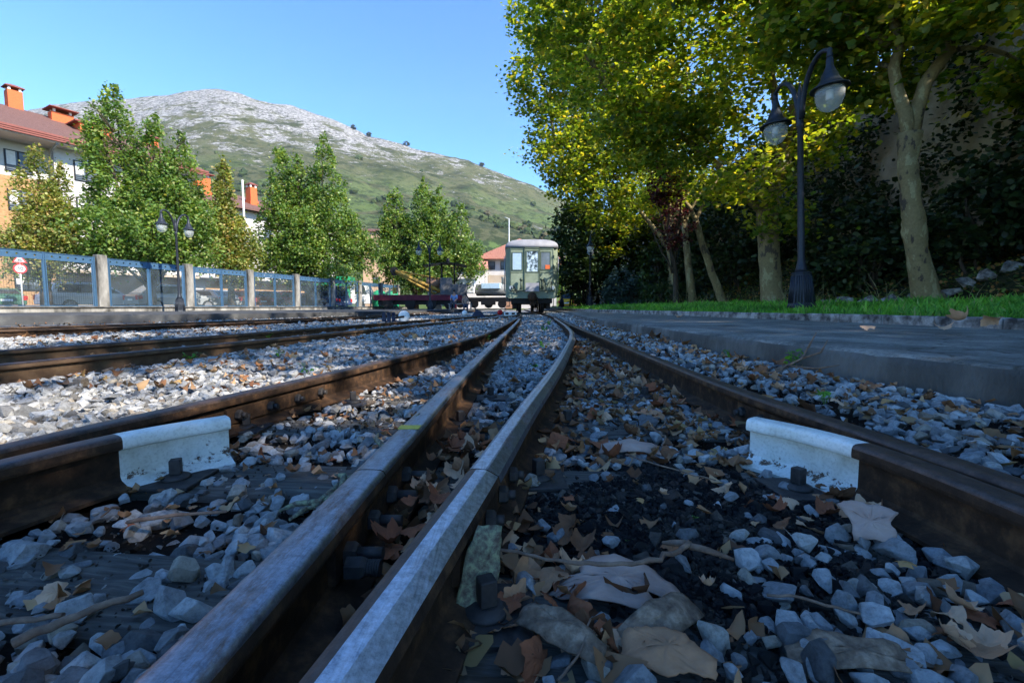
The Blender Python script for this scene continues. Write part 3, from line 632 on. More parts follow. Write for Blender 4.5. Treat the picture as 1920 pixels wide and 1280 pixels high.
near = [((-.10, .62), R(-6), 2.2, .20, 'nearest weathered sleeper, mostly under stones in the lower left', [(-.035, .60)]),
        ((.02, 1.09), R(-3), 2.5, .21, 'cracked grey sleeper under the white ends of both check rails', [(-.825, 1.09), (.665, 1.03), (.065, 1.09)]),
        ((.02, 1.60), R(-2), 2.5, .20, 'third sleeper, under the bolted joint of the left outer rail', [(-.925, 1.56), (-.185, 1.61), (.20, 1.62), (-.70, 1.98)]),
        ((.03, 2.10), R(-2), 2.5, .20, 'fourth sleeper, dark and half buried between the converging rails', [(-.10, 2.10), (.62, 2.10)])]
for c, rz, L, w, lab, sc in near:
    t = sleeper(c, rz, L, w, 0, lab); place_screws(t, c, rz, sc)
mb = MB(); mb.box((-.21, .40, -.012), (.26, .15, .05), R(-8)); mb.build('iron_base_plate', M['iron'], None, .003)
tag(bpy.data.objects['iron_base_plate'], 'flat dark iron plate between the two inner rails at the bottom', 'plate')
def cen(y, a, b): return (at(a, y)+at(b, y))/2
for k in range(20):
    y = 2.68+k*.62
    if y > 14: break
    sleeper((cen(y, R1, R4), y), R(random.uniform(-2, 2)), 2.3, .2, -.006+.03*min(1, max(0, (y-2.2)/3))+.0, 'timber sleeper of the turnout farther off, mostly covered by ballast', (), 'half buried sleepers of the turnout')
for k in range(14):
    y = 1.2+k*.68
    sleeper(((at(B1, y)+at(B2, y))/2, y), R(-12 if y > 4 else -3), 1.9, .2, .0, 'timber sleeper of the left track showing beyond the tall rail foot', (), 'sleepers of the left track')
for k in range(7):
    y = 1.6+k*.68
    mb = MB(); x = at(B1, y)+.1; mb.lathe([(.03, 0), (.028, .006), (.016, .012)], (0, 0, 0), 14); mb.box((0, 0, .028), (.022, .022, .03), .4)
    o = mb.build('rail_screw', M['iron'], b1, .0015, 1); o.location = (x, y, .012)

# ------------------------------------------------------------ ballast stones
def rail_dist(x, y, rails):
    d = np.full(x.shape, 9.)
    for r in rails: d = np.minimum(d, np.abs(x-np.interp(y, r[:, 1], r[:, 0])))
    return d
ALLR = [R1, R2, R3, R4, B1, B2]
def onrail(x, y, m=.062):
    bad = rail_dist(x, y, [R1, R4, B1, B2]) < m
    bad |= (rail_dist(x, y, [R2]) < m) & (y < 11.6); bad |= (rail_dist(x, y, [R3]) < m) & (y < 12)
    bad |= (rail_dist(x, y, [CHL, CHR]) < m) & (y < 1.27); return bad
def ontie(x, y, m=0):
    bad = np.zeros(x.shape, bool)
    for c, rz, L, w, *_ in near:
        dx, dy = x-c[0], y-c[1]; u = dx*math.cos(rz)+dy*math.sin(rz); v = -dx*math.sin(rz)+dy*math.cos(rz); bad |= (np.abs(u) < L/2) & (np.abs(v) < w/2+m)
    return bad
def stones(name, tmpl, n, box, size, label, layers=1, seed=1, extra=None, sunk=.25, keep=None):
    rg = np.random.default_rng(seed); x = rg.uniform(box[0], box[1], n); y = rg.uniform(box[2], box[3], n)
    ok = ~onrail(x, y); r4 = np.interp(y, R4[:, 1], R4[:, 0]); e = np.interp(y, EDGE[:, 1], EDGE[:, 0]); ok &= x < e-.02
    if keep is not None: ok &= keep(x, y, rg)
    x, y = x[ok], y[ok]; n = len(x); s = size*rg.lognormal(0, .28, n)*.5
    sc = np.stack([s*rg.uniform(1.0, 1.5, n), s*rg.uniform(.75, 1.15, n), s*rg.uniform(.55, .9, n)], 1)
    z = gz(x, y)+s*.5*rg.uniform(-sunk, 1.0, n)+rg.uniform(0, .012*layers, n)+.014*((x > -.05) & (x < .86) & (y < 1.25) & (y > .3))
    Rm = rotmats(n, .5, rg); V, F = scatter(tmpl, np.stack([x, y, z], 1), Rm, sc, rg)
    o = tri_mesh(name, V, F, M['stone']); return tag(o, label, 'gravel', kind='stuff')
def zone(x, y, rg):
    r1, r2, r3, r4 = [np.interp(y, p[:, 1], p[:, 0]) for p in (R1, R2, R3, R4)]; n = len(x); u = rg.uniform(0, 1, n); ns = np.sin(x*9+1)*np.sin(y*8+2)
    p = np.ones(n)
    L = (x > r1) & (x < r2); p = np.where(L & ontie(x, y, .0), np.where((y < .75) & (x > -.5), .55, .14), p); p = np.where(L & ~ontie(x, y) & (y > 1.2) & (y < 2.2), .55+.2*ns, p)
    p = np.where(L & (y > .9) & (y < 1.0), .45, p); p = np.where(L & (y > .55) & (y < .75) & (x < -.62), .35, p)
    p = np.where(L & (y > .78) & (x < -.62), .35, p)
    Mz = (x > r2) & (x < r3); p = np.where(Mz & (y < 1.5), .05, p); p = np.where(Mz & (y >= 1.5) & (y < 2.4), .5, p)
    Rz = (x > r3) & (x < r4); p = np.where(Rz & (y < 1.2), .055, p); p = np.where(Rz & (y < .80) & (x > .35), .42, p); p = np.where(Rz & (y < .6) & (x > .05) & (x < .4), .30, p)
    p = np.where(Rz & (y >= 1.2) & (y < 1.5), .30, p); p = np.where(Rz & (y >= 1.5) & (y < 3.2), .62+.25*ns, p)
    p = np.where((x > r4), .55+.2*ns, p)
    return u < p
stones('near_ballast', ROCK3, 8600, (-2.2, 1.25, .3, 1.35), .033, 'angular blue grey ballast stones lying nearest the camera', 2, 1, keep=zone)
stones('middle_ballast', ROCK2, 20000, (-3.0, 1.7, 1.3, 3.6), .034, 'grey ballast stones between and beside the rails in the middle distance', 2, 2, keep=lambda x, y, rg: zone(x, y, rg) & (x > -y*1.25-.3))
stones('far_ballast', ROCK1, 62000, (-6.5, 1.7, 3.5, 9.5), .040, 'pale ballast stones spreading between the farther rails', 2, 3, keep=lambda x, y, rg: (x > -y*1.2-.2) & zone(x, y, rg))
stones('distant_ballast', ROCK1, 45000, (-8, 2.1, 9.2, 26), .06, 'fine looking ballast around the track beneath and before the coach', 2, 4)
stones('left_ballast', ROCK1, 26000, (-9.5, -1.2, 2.5, 8), .05, 'ballast stones beyond the left track near the platform', 1, 5, keep=lambda x, y, rg: (x < np.interp(y, B2[:, 1], B2[:, 0])) & (rail_dist(x, y, [C1, C2]) > .16) & (x > -y*1.3-.6))
# fine grit and chips
M['grit'] = stone_mat('grit_crumbs', [(0, (.02, .016, .014)), (.6, (.06, .045, .035)), (.9, (.16, .14, .12)), (1, (.28, .27, .25))])
rg = np.random.default_rng(21)
n = 26000; x = rg.uniform(-1.4, 1.9, n); y = rg.uniform(.3, 3.0, n); ok = ~onrail(x, y, .05) & (x < np.interp(y, EDGE[:, 1], EDGE[:, 0])-.01) & (np.abs(x) < y*1.3+.2); x, y = x[ok], y[ok]; n = len(x)
s = .003*rg.lognormal(0, .5, n); V, F = scatter(ROCK1, np.stack([x, y, gz(x, y)+.005+.003*(ontie(x, y))*6], 1), rotmats(n, None, rg), s, rg)
tag(tri_mesh('grit', V, F, M['grit']), 'dark crumbs of dirt and bark between the ballast stones', 'grit', kind='stuff')
n = 42000; x = rg.uniform(-.05, .86, n); y = rg.uniform(.35, 1.28, n); e = ((x-.40)/.42)**2+((y-.85)/.40)**2
ok = ~onrail(x, y, .05) & (x > np.interp(y, R3[:, 1], R3[:, 0])) & (rg.uniform(0, 1, n) > e-.25); x, y = x[ok], y[ok]; n = len(x)
s = .0055*rg.lognormal(0, .45, n); z = gz(x, y)+.018*np.clip(1.3-((x-.40)/.42)**2-((y-.85)/.40)**2, .3, 1)+rg.uniform(0, .012, n); V, F = scatter(ROCK1, np.stack([x, y, z], 1), rotmats(n, None, rg), s, rg)
tag(tri_mesh('cinders', V, F, M['cinder']), 'black crumbly cinders between the right inner and outer rails', 'cinders', kind='stuff')

# ------------------------------------------------------------ leaf litter, bark, twigs
def litter(name, n, xy, size, seed, label, tmpl, lift=.02, mat='dry_leaf', tilt=.38):
    rg = np.random.default_rng(seed); x, y = xy(rg, n); ok = ~onrail(x, y, .035) & (x < np.interp(y, EDGE[:, 1], EDGE[:, 0])-.02); x, y = x[ok], y[ok]; n = len(x)
    V, F = scatter(tmpl, np.stack([x, y, gz(x, y)+lift+rg.uniform(0, .02, n)], 1), rotmats(n, tilt, rg), size*rg.lognormal(0, .3, n), rg)
    o = tri_mesh(name, V, F, M[mat], None, True); return tag(o, label, 'leaf litter', kind='stuff')
def xyR(rg, n):   # along R3 and R4, right bay
    y = .4+rg.uniform(0, 1, n)**1.3*4.6; r3 = np.interp(y, R3[:, 1], R3[:, 0]); r4 = np.interp(y, R4[:, 1], R4[:, 0]); t = rg.beta(.7, .9, n); x = r3+(r4-r3)*t; k = (((x-.40)/.36)**2+((y-.82)/.36)**2 > 1) | (rg.uniform(0, 1, n) < .25); return x[k], y[k]
def xyM(rg, n):
    y = .5+rg.uniform(0, 1, n)*1.1; r2 = np.interp(y, R2[:, 1], R2[:, 0]); r3 = np.interp(y, R3[:, 1], R3[:, 0]); return r2+(r3-r2)*rg.uniform(.2, .9, n), y
def xyE(rg, n):
    y = .9+rg.uniform(0, 1, n)**1.4*8; e = np.interp(y, EDGE[:, 1], EDGE[:, 0]); r4 = np.interp(y, R4[:, 1], R4[:, 0]); return r4+(e-r4)*rg.uniform(.1, 1, n), y
def xyL(rg, n):
    y = .4+rg.uniform(0, 1, n)*2.2; r1 = np.interp(y, R1[:, 1], R1[:, 0]); r2 = np.interp(y, R2[:, 1], R2[:, 0]); return r1+(r2-r1)*rg.uniform(0.05, .95, n), y
def xyF(rg, n):
    y = 2+rg.uniform(0, 1, n)**1.2*12; return rg.uniform(-1, 1, n)*0+(-y*1.1+rg.uniform(0, 1, n)*(y*1.1+1.6)), y
litter('leaf_litter', 2100, xyR, .045, 31, 'small dry brown leaf pieces scattered between the right rails', LITTER)
litter('leaf_litter', 70, xyM, .045, 32, 'curled brown leaf pieces caught between the two inner rails', LITTER, .03, tilt=.7)
litter('leaf_litter', 900, xyE, .038, 33, 'dry leaf pieces lying along the foot of the concrete edge', LITTER, .02)
litter('leaf_litter', 260, xyL, .032, 34, 'small leaf pieces among the ballast left of the inner rails', LITTER, .02)
litter('leaf_litter', 1500, xyF, .055, 35, 'brown leaves speckled over the ballast farther off', LITTER[:4], .035)
DMS = []
for kx_, (a, b) in enumerate([((.075, .042, .026), (.15, .09, .055)), ((.15, .10, .065), (.27, .19, .13)), ((.25, .19, .14), (.38, .31, .24)), ((.10, .045, .028), (.20, .09, .05)), ((.16, .12, .06), (.28, .20, .10))]):
    DMS.append(nmat('dry_leaf_tone', [(.3, [a[0]*1.9, a[1]*1.5, a[2]*1.25]), (.7, [b[0]*1.7, b[1]*1.25, b[2]*.95])], 28, .8, 0, .5, .003, 8))
def indiv(n, xs, grp, lab, size, rg, lift=.035, tilt=.35, cat='leaf', mats=None):
    for k in range(n):
        x, y = xs(rg)
        V, F = DETLEAF[rg.integers(0, len(DETLEAF))]; Rm = rotmats(1, tilt, rg)[0]; s = size*rg.uniform(.75, 1.3)
        Vp = (V*s) @ Rm.T; o = tri_mesh('dry_leaf', Vp, F, (mats or DMS[:4])[rg.integers(0, len(mats or DMS[:4]))], None, True); o.location = (x, y, float(gz(x, y))+lift+rg.uniform(0, .02))
        tag(o, lab, 'leaf', grp)
rg = np.random.default_rng(77)
def pick(x0, x1, y0, y1):
    def f(rg):
        for _ in range(50):
            x, y = rg.uniform(x0, x1), rg.uniform(y0, y1)
            if not onrail(np.array([x]), np.array([y]), .055)[0]: return x, y
        return x, y
    return f
indiv(46, pick(-.21, -.07, .70, 1.30), 'leaves heaped between the inner rails', 'dry curled brown leaf in the heap between the two inner rails', .056, rg, .060, .7)
indiv(26, pick(-.02, .14, .50, .85), 'leaves against the right inner rail', 'dry brown plane leaf piled against the right side of the scuffed inner rail', .060, rg, .03, .7)
indiv(14, pick(.45, .80, .50, .62), 'leaves at the lower right', 'dry brown plane leaf among blue stones at the lower right', .052, rg, .03, .35)
indiv(14, pick(.48, .74, .78, 1.02), 'leaves below the right check rail', 'dry brown plane leaf lying below the right check rail', .060, rg, .03, .5)
indiv(26, pick(.06, .80, 1.15, 1.9), 'leaves behind the cinders', 'dry tan plane leaf on stones beyond the black cinders', .075, rg, .03, .45)
indiv(24, pick(.25, .82, 1.9, 3.2), 'leaves along the right bay', 'dry brown leaf lying in the leafy gravel between the right rails farther off', .085, rg, .035, .5)
indiv(14, pick(-.95, -.35, .5, 2.0), 'leaves in the left bay', 'small dry leaf on the dark stones left of the inner rails', .040, rg, .025, .4)
indiv(16, pick(1.0, 1.45, 1.3, 2.6), 'leaves by the concrete edge', 'dry leaf on the gravel at the foot of the concrete edge', .075, rg, .03, .5, mats=DMS)
indiv(8, pick(.10, .62, .62, 1.05), 'leaves on the cinders', 'small tan leaf lying flat on the black cinders', .036, rg, .035, .25, mats=DMS)
# leaves lying on the footpath and kerb
for k, (x, y, s, lab) in enumerate([(3.92, 3.95, .22, 'large pale dry leaf leaning on the kerb, left of a pair'), (4.12, 3.9, .20, 'large pale dry leaf leaning on the kerb, right of a pair'), (3.35, 3.55, .16, 'dry leaf flat on the footpath below the kerb leaves'), (2.9, 3.7, .14, 'small dry leaf flat on the footpath, left of the kerb leaves'), (3.0, 8.2, .2, 'dry leaf on the far footpath beside the kerb'), (3.95, 3.0, .13, 'small dry leaf at the right end of the kerb')]):
    V, F = DETLEAF[k+2]; Rm = rotmats(1, .35 if k > 1 else .9, rg)[0]; o = tri_mesh('dry_leaf', (V*s) @ Rm.T, F, DMS[2], None, True); o.location = (x, y, .27 if k > 1 else .33); tag(o, lab, 'leaf')
def solid_plate(name, outline, loc, rz, tilt, curl, thick, mat, label, cat='bark', rings=5):
    o = np.array(outline, float); P = []
    for i in range(len(o)):
        a, b = o[i], o[(i+1) % len(o)]
        for t in (0, .2, .4, .6, .8): P.append(a+(b-a)*t+rng.normal(0, .0011, 2)*(t > 0))
    V, F = fan(P, rings=rings); V[:, 2] = curl[0]*V[:, 0]**2+curl[1]*V[:, 1]**2+rng.normal(0, .0006, len(V))+.003*np.sin(V[:, 0]*90+loc[0]*50)*np.cos(V[:, 1]*120+loc[1]*40)
    V[:, :2] += rng.normal(0, .0003, (len(V), 2))
    ob = tri_mesh(name, V, F, mat, None, True); ob.location = loc; ob.rotation_euler = (tilt[0], tilt[1], rz)
    md = ob.modifiers.new('solid', 'SOLIDIFY'); md.thickness = thick; md.offset = 0
    return tag(ob, label, cat)
solid_plate('bark_piece', [(-.105, -.005), (-.09, -.02), (-.05, -.035), (0, -.045), (.03, -.052), (.045, -.03), (.04, -.012), (.07, -.02), (.10, -.03), (.108, -.01), (.09, .015), (.06, .03), (.01, .042), (-.03, .042), (-.055, .03), (-.052, .012), (-.075, .008)], (.155, .64, .035), R(-4), (R(14), R(2)), (-3.2, -1.0), .0025, M['bark_plate'], 'large pale pinkish plate of shed bark lying in the lower right foreground')
solid_plate('bark_piece', [(-.052, -.02), (-.03, -.03), (0, -.04), (.03, -.028), (.05, -.027), (.055, 0), (.035, .008), (.02, .022), (-.01, .026), (-.035, .02), (-.052, .01)], (.185, .512, .030), R(-18), (R(8), 0), (-2, -1.5), .002, DMS[1], 'tan plate of bark at the bottom edge below the large pink plate')
solid_plate('bark_piece', [(-.08, -.012), (-.02, -.02), (.05, -.018), (.09, 0), (.075, .02), (.02, .018), (-.03, .028), (-.075, .01)], (.405, .505, .028), R(-5), (R(16), 0), (-2, -3), .002, M['bark_dark'], 'long grey brown bark strip at the bottom right with a hole')
solid_plate('bark_piece', [(-.030, -.035), (0, -.030), (.026, -.042), (.034, -.02), (.03, 0), (.045, .018), (.02, .032), (.008, .03), (-.02, .036), (-.042, .03), (-.028, 0)], (.63, .775, .055), R(-25), (R(48), R(-8)), (-2, -2), .002, M['bark_plate'], 'reddish brown bark flake propped against the right check rail')
solid_plate('bark_piece', [(-.035, -.05), (.01, -.055), (.03, 0), (.035, .055), (0, .06), (-.02, .02)], (-.045, .615, .06), R(12), (R(75), R(0)), (-6, 0), .003, M['lichen_twig'], 'upright bark shard with yellow lichen beside the scuffed rail')
solid_plate('bark_piece', [(-.06, -.02), (.0, -.03), (.065, -.02), (.06, .01), (0, .02), (-.055, .015)], (.06, .545, .035), R(-38), (R(10), 0), (-3, -6), .003, M['bark_dark'], 'dark curved bark strip with lichen spots below the rail screw')
solid_plate('bark_piece', [(-.09, -.02), (.0, -.03), (.085, -.02), (.08, .02), (0, .025), (-.08, .015)], (.34, 1.28, .04), R(-5), (R(20), 0), (-3, -9), .003, M['bark_plate'], 'rolled tan bark piece behind the cinders beside the white rail end')
solid_plate('bark_piece', [(-.07, -.02), (.0, -.025), (.07, -.015), (.06, .02), (0, .025), (-.065, .015)], (.20, .60-.04, .035), R(30), (R(25), 0), (-4, -9), .002, M['bark_dark'], 'curled dark bark strip just below the large pink plate')
def twig(pts, r0, r1, mat, label, side=(), name='twig', n=8):
    P = [Vector(p) for p in pts]; mb = MB(); q = []
    for i in range(len(P)-1):
        for t in np.linspace(0, 1, 5)[:-1]: q.append(P[i].lerp(P[i+1], t)+Vector([random.gauss(0, .0012) for _ in range(3)]))
    q.append(P[-1]); rr = [(r0+(r1-r0)*i/(len(q)-1))*random.uniform(.88, 1.15) for i in range(len(q))]
    mb.tube(q, rr, n)
    for sp in side: mb.tube([Vector(p) for p in sp], [r1*1.3]*(len(sp)-1)+[r1*.6], 6)
    return tag(mb.build(name, mat), label, 'twig')
twig([(-.03, .685, .055), (.02, .66, .058), (.08, .628, .064), (.14, .615, .068), (.20, .625, .068), (.25, .655, .066), (.275, .68, .064)], .0022, .0042, M['twig'], 'long thin curved twig lying across the large pink bark plate', [[(.27, .675, .064), (.30, .672, .058), (.335, .66, .05)], [(.275, .68, .064), (.255, .69, .06), (.24, .70, .055)]])
Lt = [[(-.36, .98, .03), (-.32, .95, .05), (-.30, .97, .06), (-.31, 1.04, .08), (-.29, 1.15, .10), (-.27, 1.22, .12)]]
twig([(-.42, .88, .02), (-.38, .895, .04), (-.33, .92, .06), (-.28, .96, .085), (-.262, 1.0, .105)], .004, .005, M['lichen_twig'], 'lichen covered branching twig leaning on the left inner rail', [[(-.40, .885, .03), (-.37, .96, .05), (-.33, 1.02, .06), (-.31, 1.10, .08), (-.29, 1.19, .11)], [(-.35, .905, .05), (-.36, .95, .07), (-.39, .98, .06)], [(-.33, 1.02, .06), (-.30, 1.02, .09), (-.27, 1.03, .10)], [(-.31, 1.1, .08), (-.35, 1.15, .09), (-.36, 1.2, .09)], [(-.31, 1.12, .08), (-.27, 1.2, .12), (-.26, 1.26, .13)], [(-.38, .89, .04), (-.44, .90, .03), (-.47, .89, .02)], [(-.41, .88, .03), (-.43, .85, .02)]])
for k, (pts, lab) in enumerate([([(-.60, .52, .03), (-.55, .55, .04), (-.50, .59, .045)], 'thick short brown stick among the stones at the lower left'), ([(-.72, .53, .03), (-.63, .545, .035), (-.57, .55, .04)], 'grey split stick lying at the far lower left'), ([(-.72, .82, .03), (-.64, .84, .035), (-.56, .865, .03)], 'brown stick lying behind the nearest left stones'), ([(-.80, .90, .02), (-.78, .86, .04), (-.765, .82, .04)], 'thin upright stick at the left near the dark rail'), ([(.30, 1.18, .04), (.33, 1.10, .05), (.42, 1.02, .045), (.46, 1.0, .04)], 'thin twig running toward the right rail screw'), ([(.35, .60, .035), (.40, .575, .04), (.45, .56, .035)], 'short twig on the cinders at the lower right'), ([(.45, 1.45, .04), (.43, 1.36, .06), (.44, 1.28, .06), (.42, 1.25, .04)], 'dark bent twig standing among leaves behind the cinders'), ([(.05, .47, .02), (.08, .50, .03), (.10, .55, .035)], 'thin straw twig at the bottom below the rail screw')]):
    th = [.006, .0045, .004, .0025, .0022, .0022, .003, .0016][k]
    twig(pts, th, th*.7, M['twig'], lab)
twig([(1.33, 2.35, .09), (1.40, 2.30, .13), (1.46, 2.28, .17), (1.50, 2.30, .22)], .007, .004, M['twig'], 'bare forked twig leaning against the concrete edge', [[(1.40, 2.3, .13), (1.48, 2.2, .13), (1.52, 2.1, .16)], [(1.46, 2.28, .17), (1.5, 2.2, .21), (1.53, 2.2, .27)], [(1.5, 2.3, .22), (1.54, 2.3, .30)], [(1.40, 2.3, .13), (1.30, 2.2, .12), (1.22, 2.22, .1)]])
# named bigger stones
BIG = [((.735/2, .57), .062, 'rounded blue stone beside the thin twig at the bottom right'), ((.10, .505), .062, 'pale blue stone at the very bottom, right of the scuffed rail'), ((.165, .565), .05, 'blue stone just under the large pink bark plate'), ((.32, .80), .055, 'round topped pale stone on the cinders'), ((.08, .80), .055, 'stone resting against leaves near the rail screw'), ((.135, .745), .046, 'stone just behind the large pink bark plate'), ((.255, .545), .06, 'grey stone between the two pale bark plates'), ((.46, .60), .062, 'upright oval blue stone, left one of a touching pair'), ((.505, .605), .058, 'upright oval blue stone, right one of a touching pair'), ((.48, .86), .05, 'pale stone below the right check rail screw'), ((.41, .79), .052, 'creamy grey stone at the right of the cinders'), ((.56, 1.1), .05, 'black lump of coal beside the white check rail foot'), ((.60, .64), .066, 'big cracked blue grey stone at the right'), ((.66, .56), .066, 'blue stone near the lower right corner'), ((-.52, .70), .07, 'dark angular stone on the nearest sleeper'), ((-.60, .60), .07, 'large grey stone at the lower left'), ((-.44, .60), .065, 'grey stone beside the lower left stick'), ((-.36, .66), .06, 'grey stone close to the left inner rail')]
for k, ((x, y), s, lab) in enumerate(BIG):
    V, F = ROCK3[k % 16]; Rm = rotmats(1, .5, rg)[0]; s *= .74; sc = np.array([.62, .5, .42])*s
    if 'upright' in lab: sc = np.array([.36, .34, .58])*s
    o = tri_mesh('stone', (V*sc) @ Rm.T if 'upright' not in lab else V*sc, F, M['cinder'] if 'coal' in lab else M['stone'], None, False)
    o.location = (x, y, float(gz(x, y))+.028+sc[2]*.35); tag(o, lab, 'stone')
# weeds
def weed(x, y, z, s, label, nl=14, grp=None, name='weed'):
    rg = np.random.default_rng(int(abs(x*977+y*131)*10)); t = thing(name, label, 'weed', (x, y, z), 0, grp); mb = MB(); pos = []
    for k in range(max(3, nl//4)):
        a = rg.uniform(0, 6.28); L = s*rg.uniform(.5, 1); e = Vector((math.cos(a)*L*.5, math.sin(a)*L*.5, L)); mb.tube([(0, 0, 0), e*.5+Vector((0, 0, L*.15)), e], [s*.02, s*.015, s*.01], 5)
        for q in range(4): pos.append([e.x*(.6+.15*q)+rg.normal(0, s*.10), e.y*(.6+.15*q)+rg.normal(0, s*.1), e.z*(.6+.13*q)+rg.normal(0, s*.05)])
    mb.build('stem', M['weed'], t); pos = np.array(pos); V, F = scatter([LEAF6], pos, rotmats(len(pos), .6, rg), s*.32*rg.uniform(.7, 1.3, len(pos)), rg); tri_mesh('foliage', V, F, M['weed'], t)
for k, (x, y, s, lab) in enumerate([(-2.38, 3.35, .11, 'leafy weed at the foot of the tall left rail'), (-1.15, 2.55, .09, 'small weed in the gravel left of the turnout'), (-1.75, 3.4, .08, 'small bright weed near the middle of the lit gravel'), (1.5, 2.42, .12, 'bright weed growing against the concrete edge'), (1.10, 1.58, .07, 'low bright green weed beside the right outer rail'), (1.38, 2.9, .07, 'little weed at the foot of the concrete edge, farther off'), (.15, 3.1, .07, 'weed between the inner rails, left one'), (.30, 4.2, .09, 'weed between the inner rails farther off'), (-1.7, 1.45, .10, 'grassy tuft at the left picture edge'), (.19, 2.3, .045, 'tiny weed among stones between the inner rails'), (-3.0, 5.6, .12, 'weed near the far left track'), (.36, .88, .02, 'tiny bright sprout on the black cinders, right one'), (.26, .86, .018, 'tiny bright sprout on the black cinders, left one'), (.21, .80, .018, 'tiny round leaved sprout on the cinders near the pink plate'), (-.3, 5.2, .10, 'low weed left of the joined rails'), (.5, 7.0, .12, 'low green weed before the coach, left of centre'), (.75, 9.0, .14, 'low green weed just before the coach')]):
    weed(x, y, float(gz(x, y))+.015, s, lab, 16)

# ------------------------------------------------------------ street lamps
def street_lamp(loc, rz, label, H=4.0, lean=0):
    t = thing('street_lamp', label, 'street lamp', loc, rz); t.rotation_euler = (Matrix.Rotation(lean, 3, 'Y') @ Matrix.Rotation(rz, 3, 'Z')).to_euler()
    mb = MB(); n = 12; prof = [(.20, 0), (.20, .04), (.185, .07), (.135, .52), (.14, .54), (.115, .56)]
    mb.lathe(prof, (0, 0, 0), 8, False, 'Z', R(22.5))
    for k in range(8):
        a = R(45*k); 
        for q in (-.3, 0, .3):
            for w in [1]:
                r0, r1_ = .176, .128; tx, ty = -math.sin(a), math.cos(a)
                mb.tube([(math.cos(a)*r0+tx*q*.14, math.sin(a)*r0+ty*q*.14, .08), (math.cos(a)*r1_+tx*q*.10, math.sin(a)*r1_+ty*q*.10, .5)], .011, 6)
    mb.build('pedestal', M['lamp_paint'], t)
    mb = MB(); mb.lathe([(.095, .56), (.075, .62), (.058, .72), (.052, .76), (.050, 1.2), (.040, H-.72), (.052, H-.70), (.052, H-.66), (.045, H-.64), (.06, H-.45), (.045, H-.30), (.03, H-.24), (.04, H-.22), (.02, H-.12), (.0, H-.02)], (0, 0, 0), 20); mb.build('post', M['lamp_paint'], t)
    for sgn in (-1, 1):
        a = MB(); pts = []
        for k in range(11):
            u = k/10; ang = R(180-150*u); pts.append((sgn*(.04+.33+.33*math.cos(ang)), 0, H-.60+.46*math.sin(ang)+.42*u))
        a.tube(pts, [.042-.012*k/10 for k in range(11)], 8)
        ex, ez = pts[-1][0], pts[-1][2]; a.lathe([(.02, .06), (.035, .03), (.03, 0), (.045, -.05), (.03, -.08)], (ex, 0, ez), 12); a.build('arm', M['lamp_paint'], t)
        h = MB(); zt = .0; ex0 = ex; ex = 0.0
        h.lathe([(.028, zt), (.04, zt-.05), (.042, zt-.12), (.075, zt-.20), (.085, zt-.21), (.10, zt-.27), (.145, zt-.33), (.205, zt-.37), (.21, zt-.385), (.14, zt-.375), (.0, zt-.37)], (ex, 0, 0), 28)
        sh = h.build('lamp_shade', M['lamp_paint'], t); sh.location = (ex0, 0, ez-.05); sh.scale = (1.15, 1.15, 1.15)
        g = MB(); pr = [(.15, zt-.385), (.158, zt-.43), (.152, zt-.50), (.13, zt-.57), (.09, zt-.62), (.04, zt-.645), (.0, zt-.65)]
        g.lathe(pr, (ex, 0, 0), 28); g.build('globe', M['globe_glass'], sh)
        b = MB(); b.lathe([(.04, zt-.40), (.042, zt-.50), (.030, zt-.51)], (ex, 0, 0), 14); b.build('bulb', M['white'], sh)
    return t
street_lamp((4.60, 7.25, .42), R(-90), 'tall dark twin headed street lamp on the grass at the right', 3.48, R(-3.2))
street_lamp((-13.6, 18.7, .22), R(84), 'dark twin headed street lamp on the left platform before the glass fence', 3.85)
street_lamp((4.0, 23.5, .45), R(80), 'small distant street lamp on the verge just right of the coach', 3.4)
street_lamp((3.6, 33, .4), R(80), 'farthest street lamp, half hidden beside the coach side', 4.2)
street_lamp((-5.2, 29, .2), R(10), 'distant slender street lamp in front of the yellow crane', 4.2)

# ------------------------------------------------------------ left platform, wall, fence
PE = path([(-17, 6.6), (-11.2, 9.95), (-8.4, 12.4), (-6.9, 15.6), (-5.8, 19.5), (-4.8, 25), (-4.0, 32), (-3.4, 45)], .5)
FN = path([(-18.5, 12.8), (-15.9, 15.0), (-15.2, 17.9), (-14.5, 21.6), (-13.6, 24.9), (-12.6, 28.7), (-11.6, 32.6), (-10.6, 36.4), (-9.6, 40.5), (-8.6, 44.5)], 3.9)
PW = path([(-24, 8.0), (-17.6, 11.0), (-16.3, 13.9), (-15.58, 17.4), (-14.9, 21.1), (-13.85, 24.2), (-12.95, 27.5), (-12.1, 30.8), (-11.35, 34), (-10.7, 37.3), (-10.1, 40.5), (-9.4, 44)], 3.9)
def lane(name, A, B_, z, mat, base=-.1, kind='structure'):
    n = 60; ta = np.linspace(0, 1, n)
    def rs(P):
        a = np.concatenate([[0], np.cumsum(np.linalg.norm(np.diff(P, axis=0), axis=1))]); a /= a[-1]; return np.stack([np.interp(ta, a, P[:, 0]), np.interp(ta, a, P[:, 1])], 1)
    a, b = rs(A), rs(B_); rows = np.stack([np.c_[a, np.full(n, base)], np.c_[a, np.full(n, z-.012)], np.c_[a+(b-a)*.006, np.full(n, z)], np.c_[b, np.full(n, z)]], 1)
    i = (np.arange(n-1)[:, None]*4+np.arange(3)[None]).ravel(); o = tri_mesh(name, rows.reshape(-1, 3), np.stack([i, i+4, i+5, i+1], 1), mat, None, False); return tag(o, kind=kind)
lane('platform', PE, PW, .24, nmat('dark_platform_concrete', [(.3, (.03, .03, .032)), (.55, (.075, .075, .075)), (.72, (.13, .128, .12))], 1.4, .9, 0, .6, .02, 9))
PWO = PW+np.array([-60, 25]); lane('street', PW+np.array([-.15, .05]), PWO, .20, M['asphalt'])
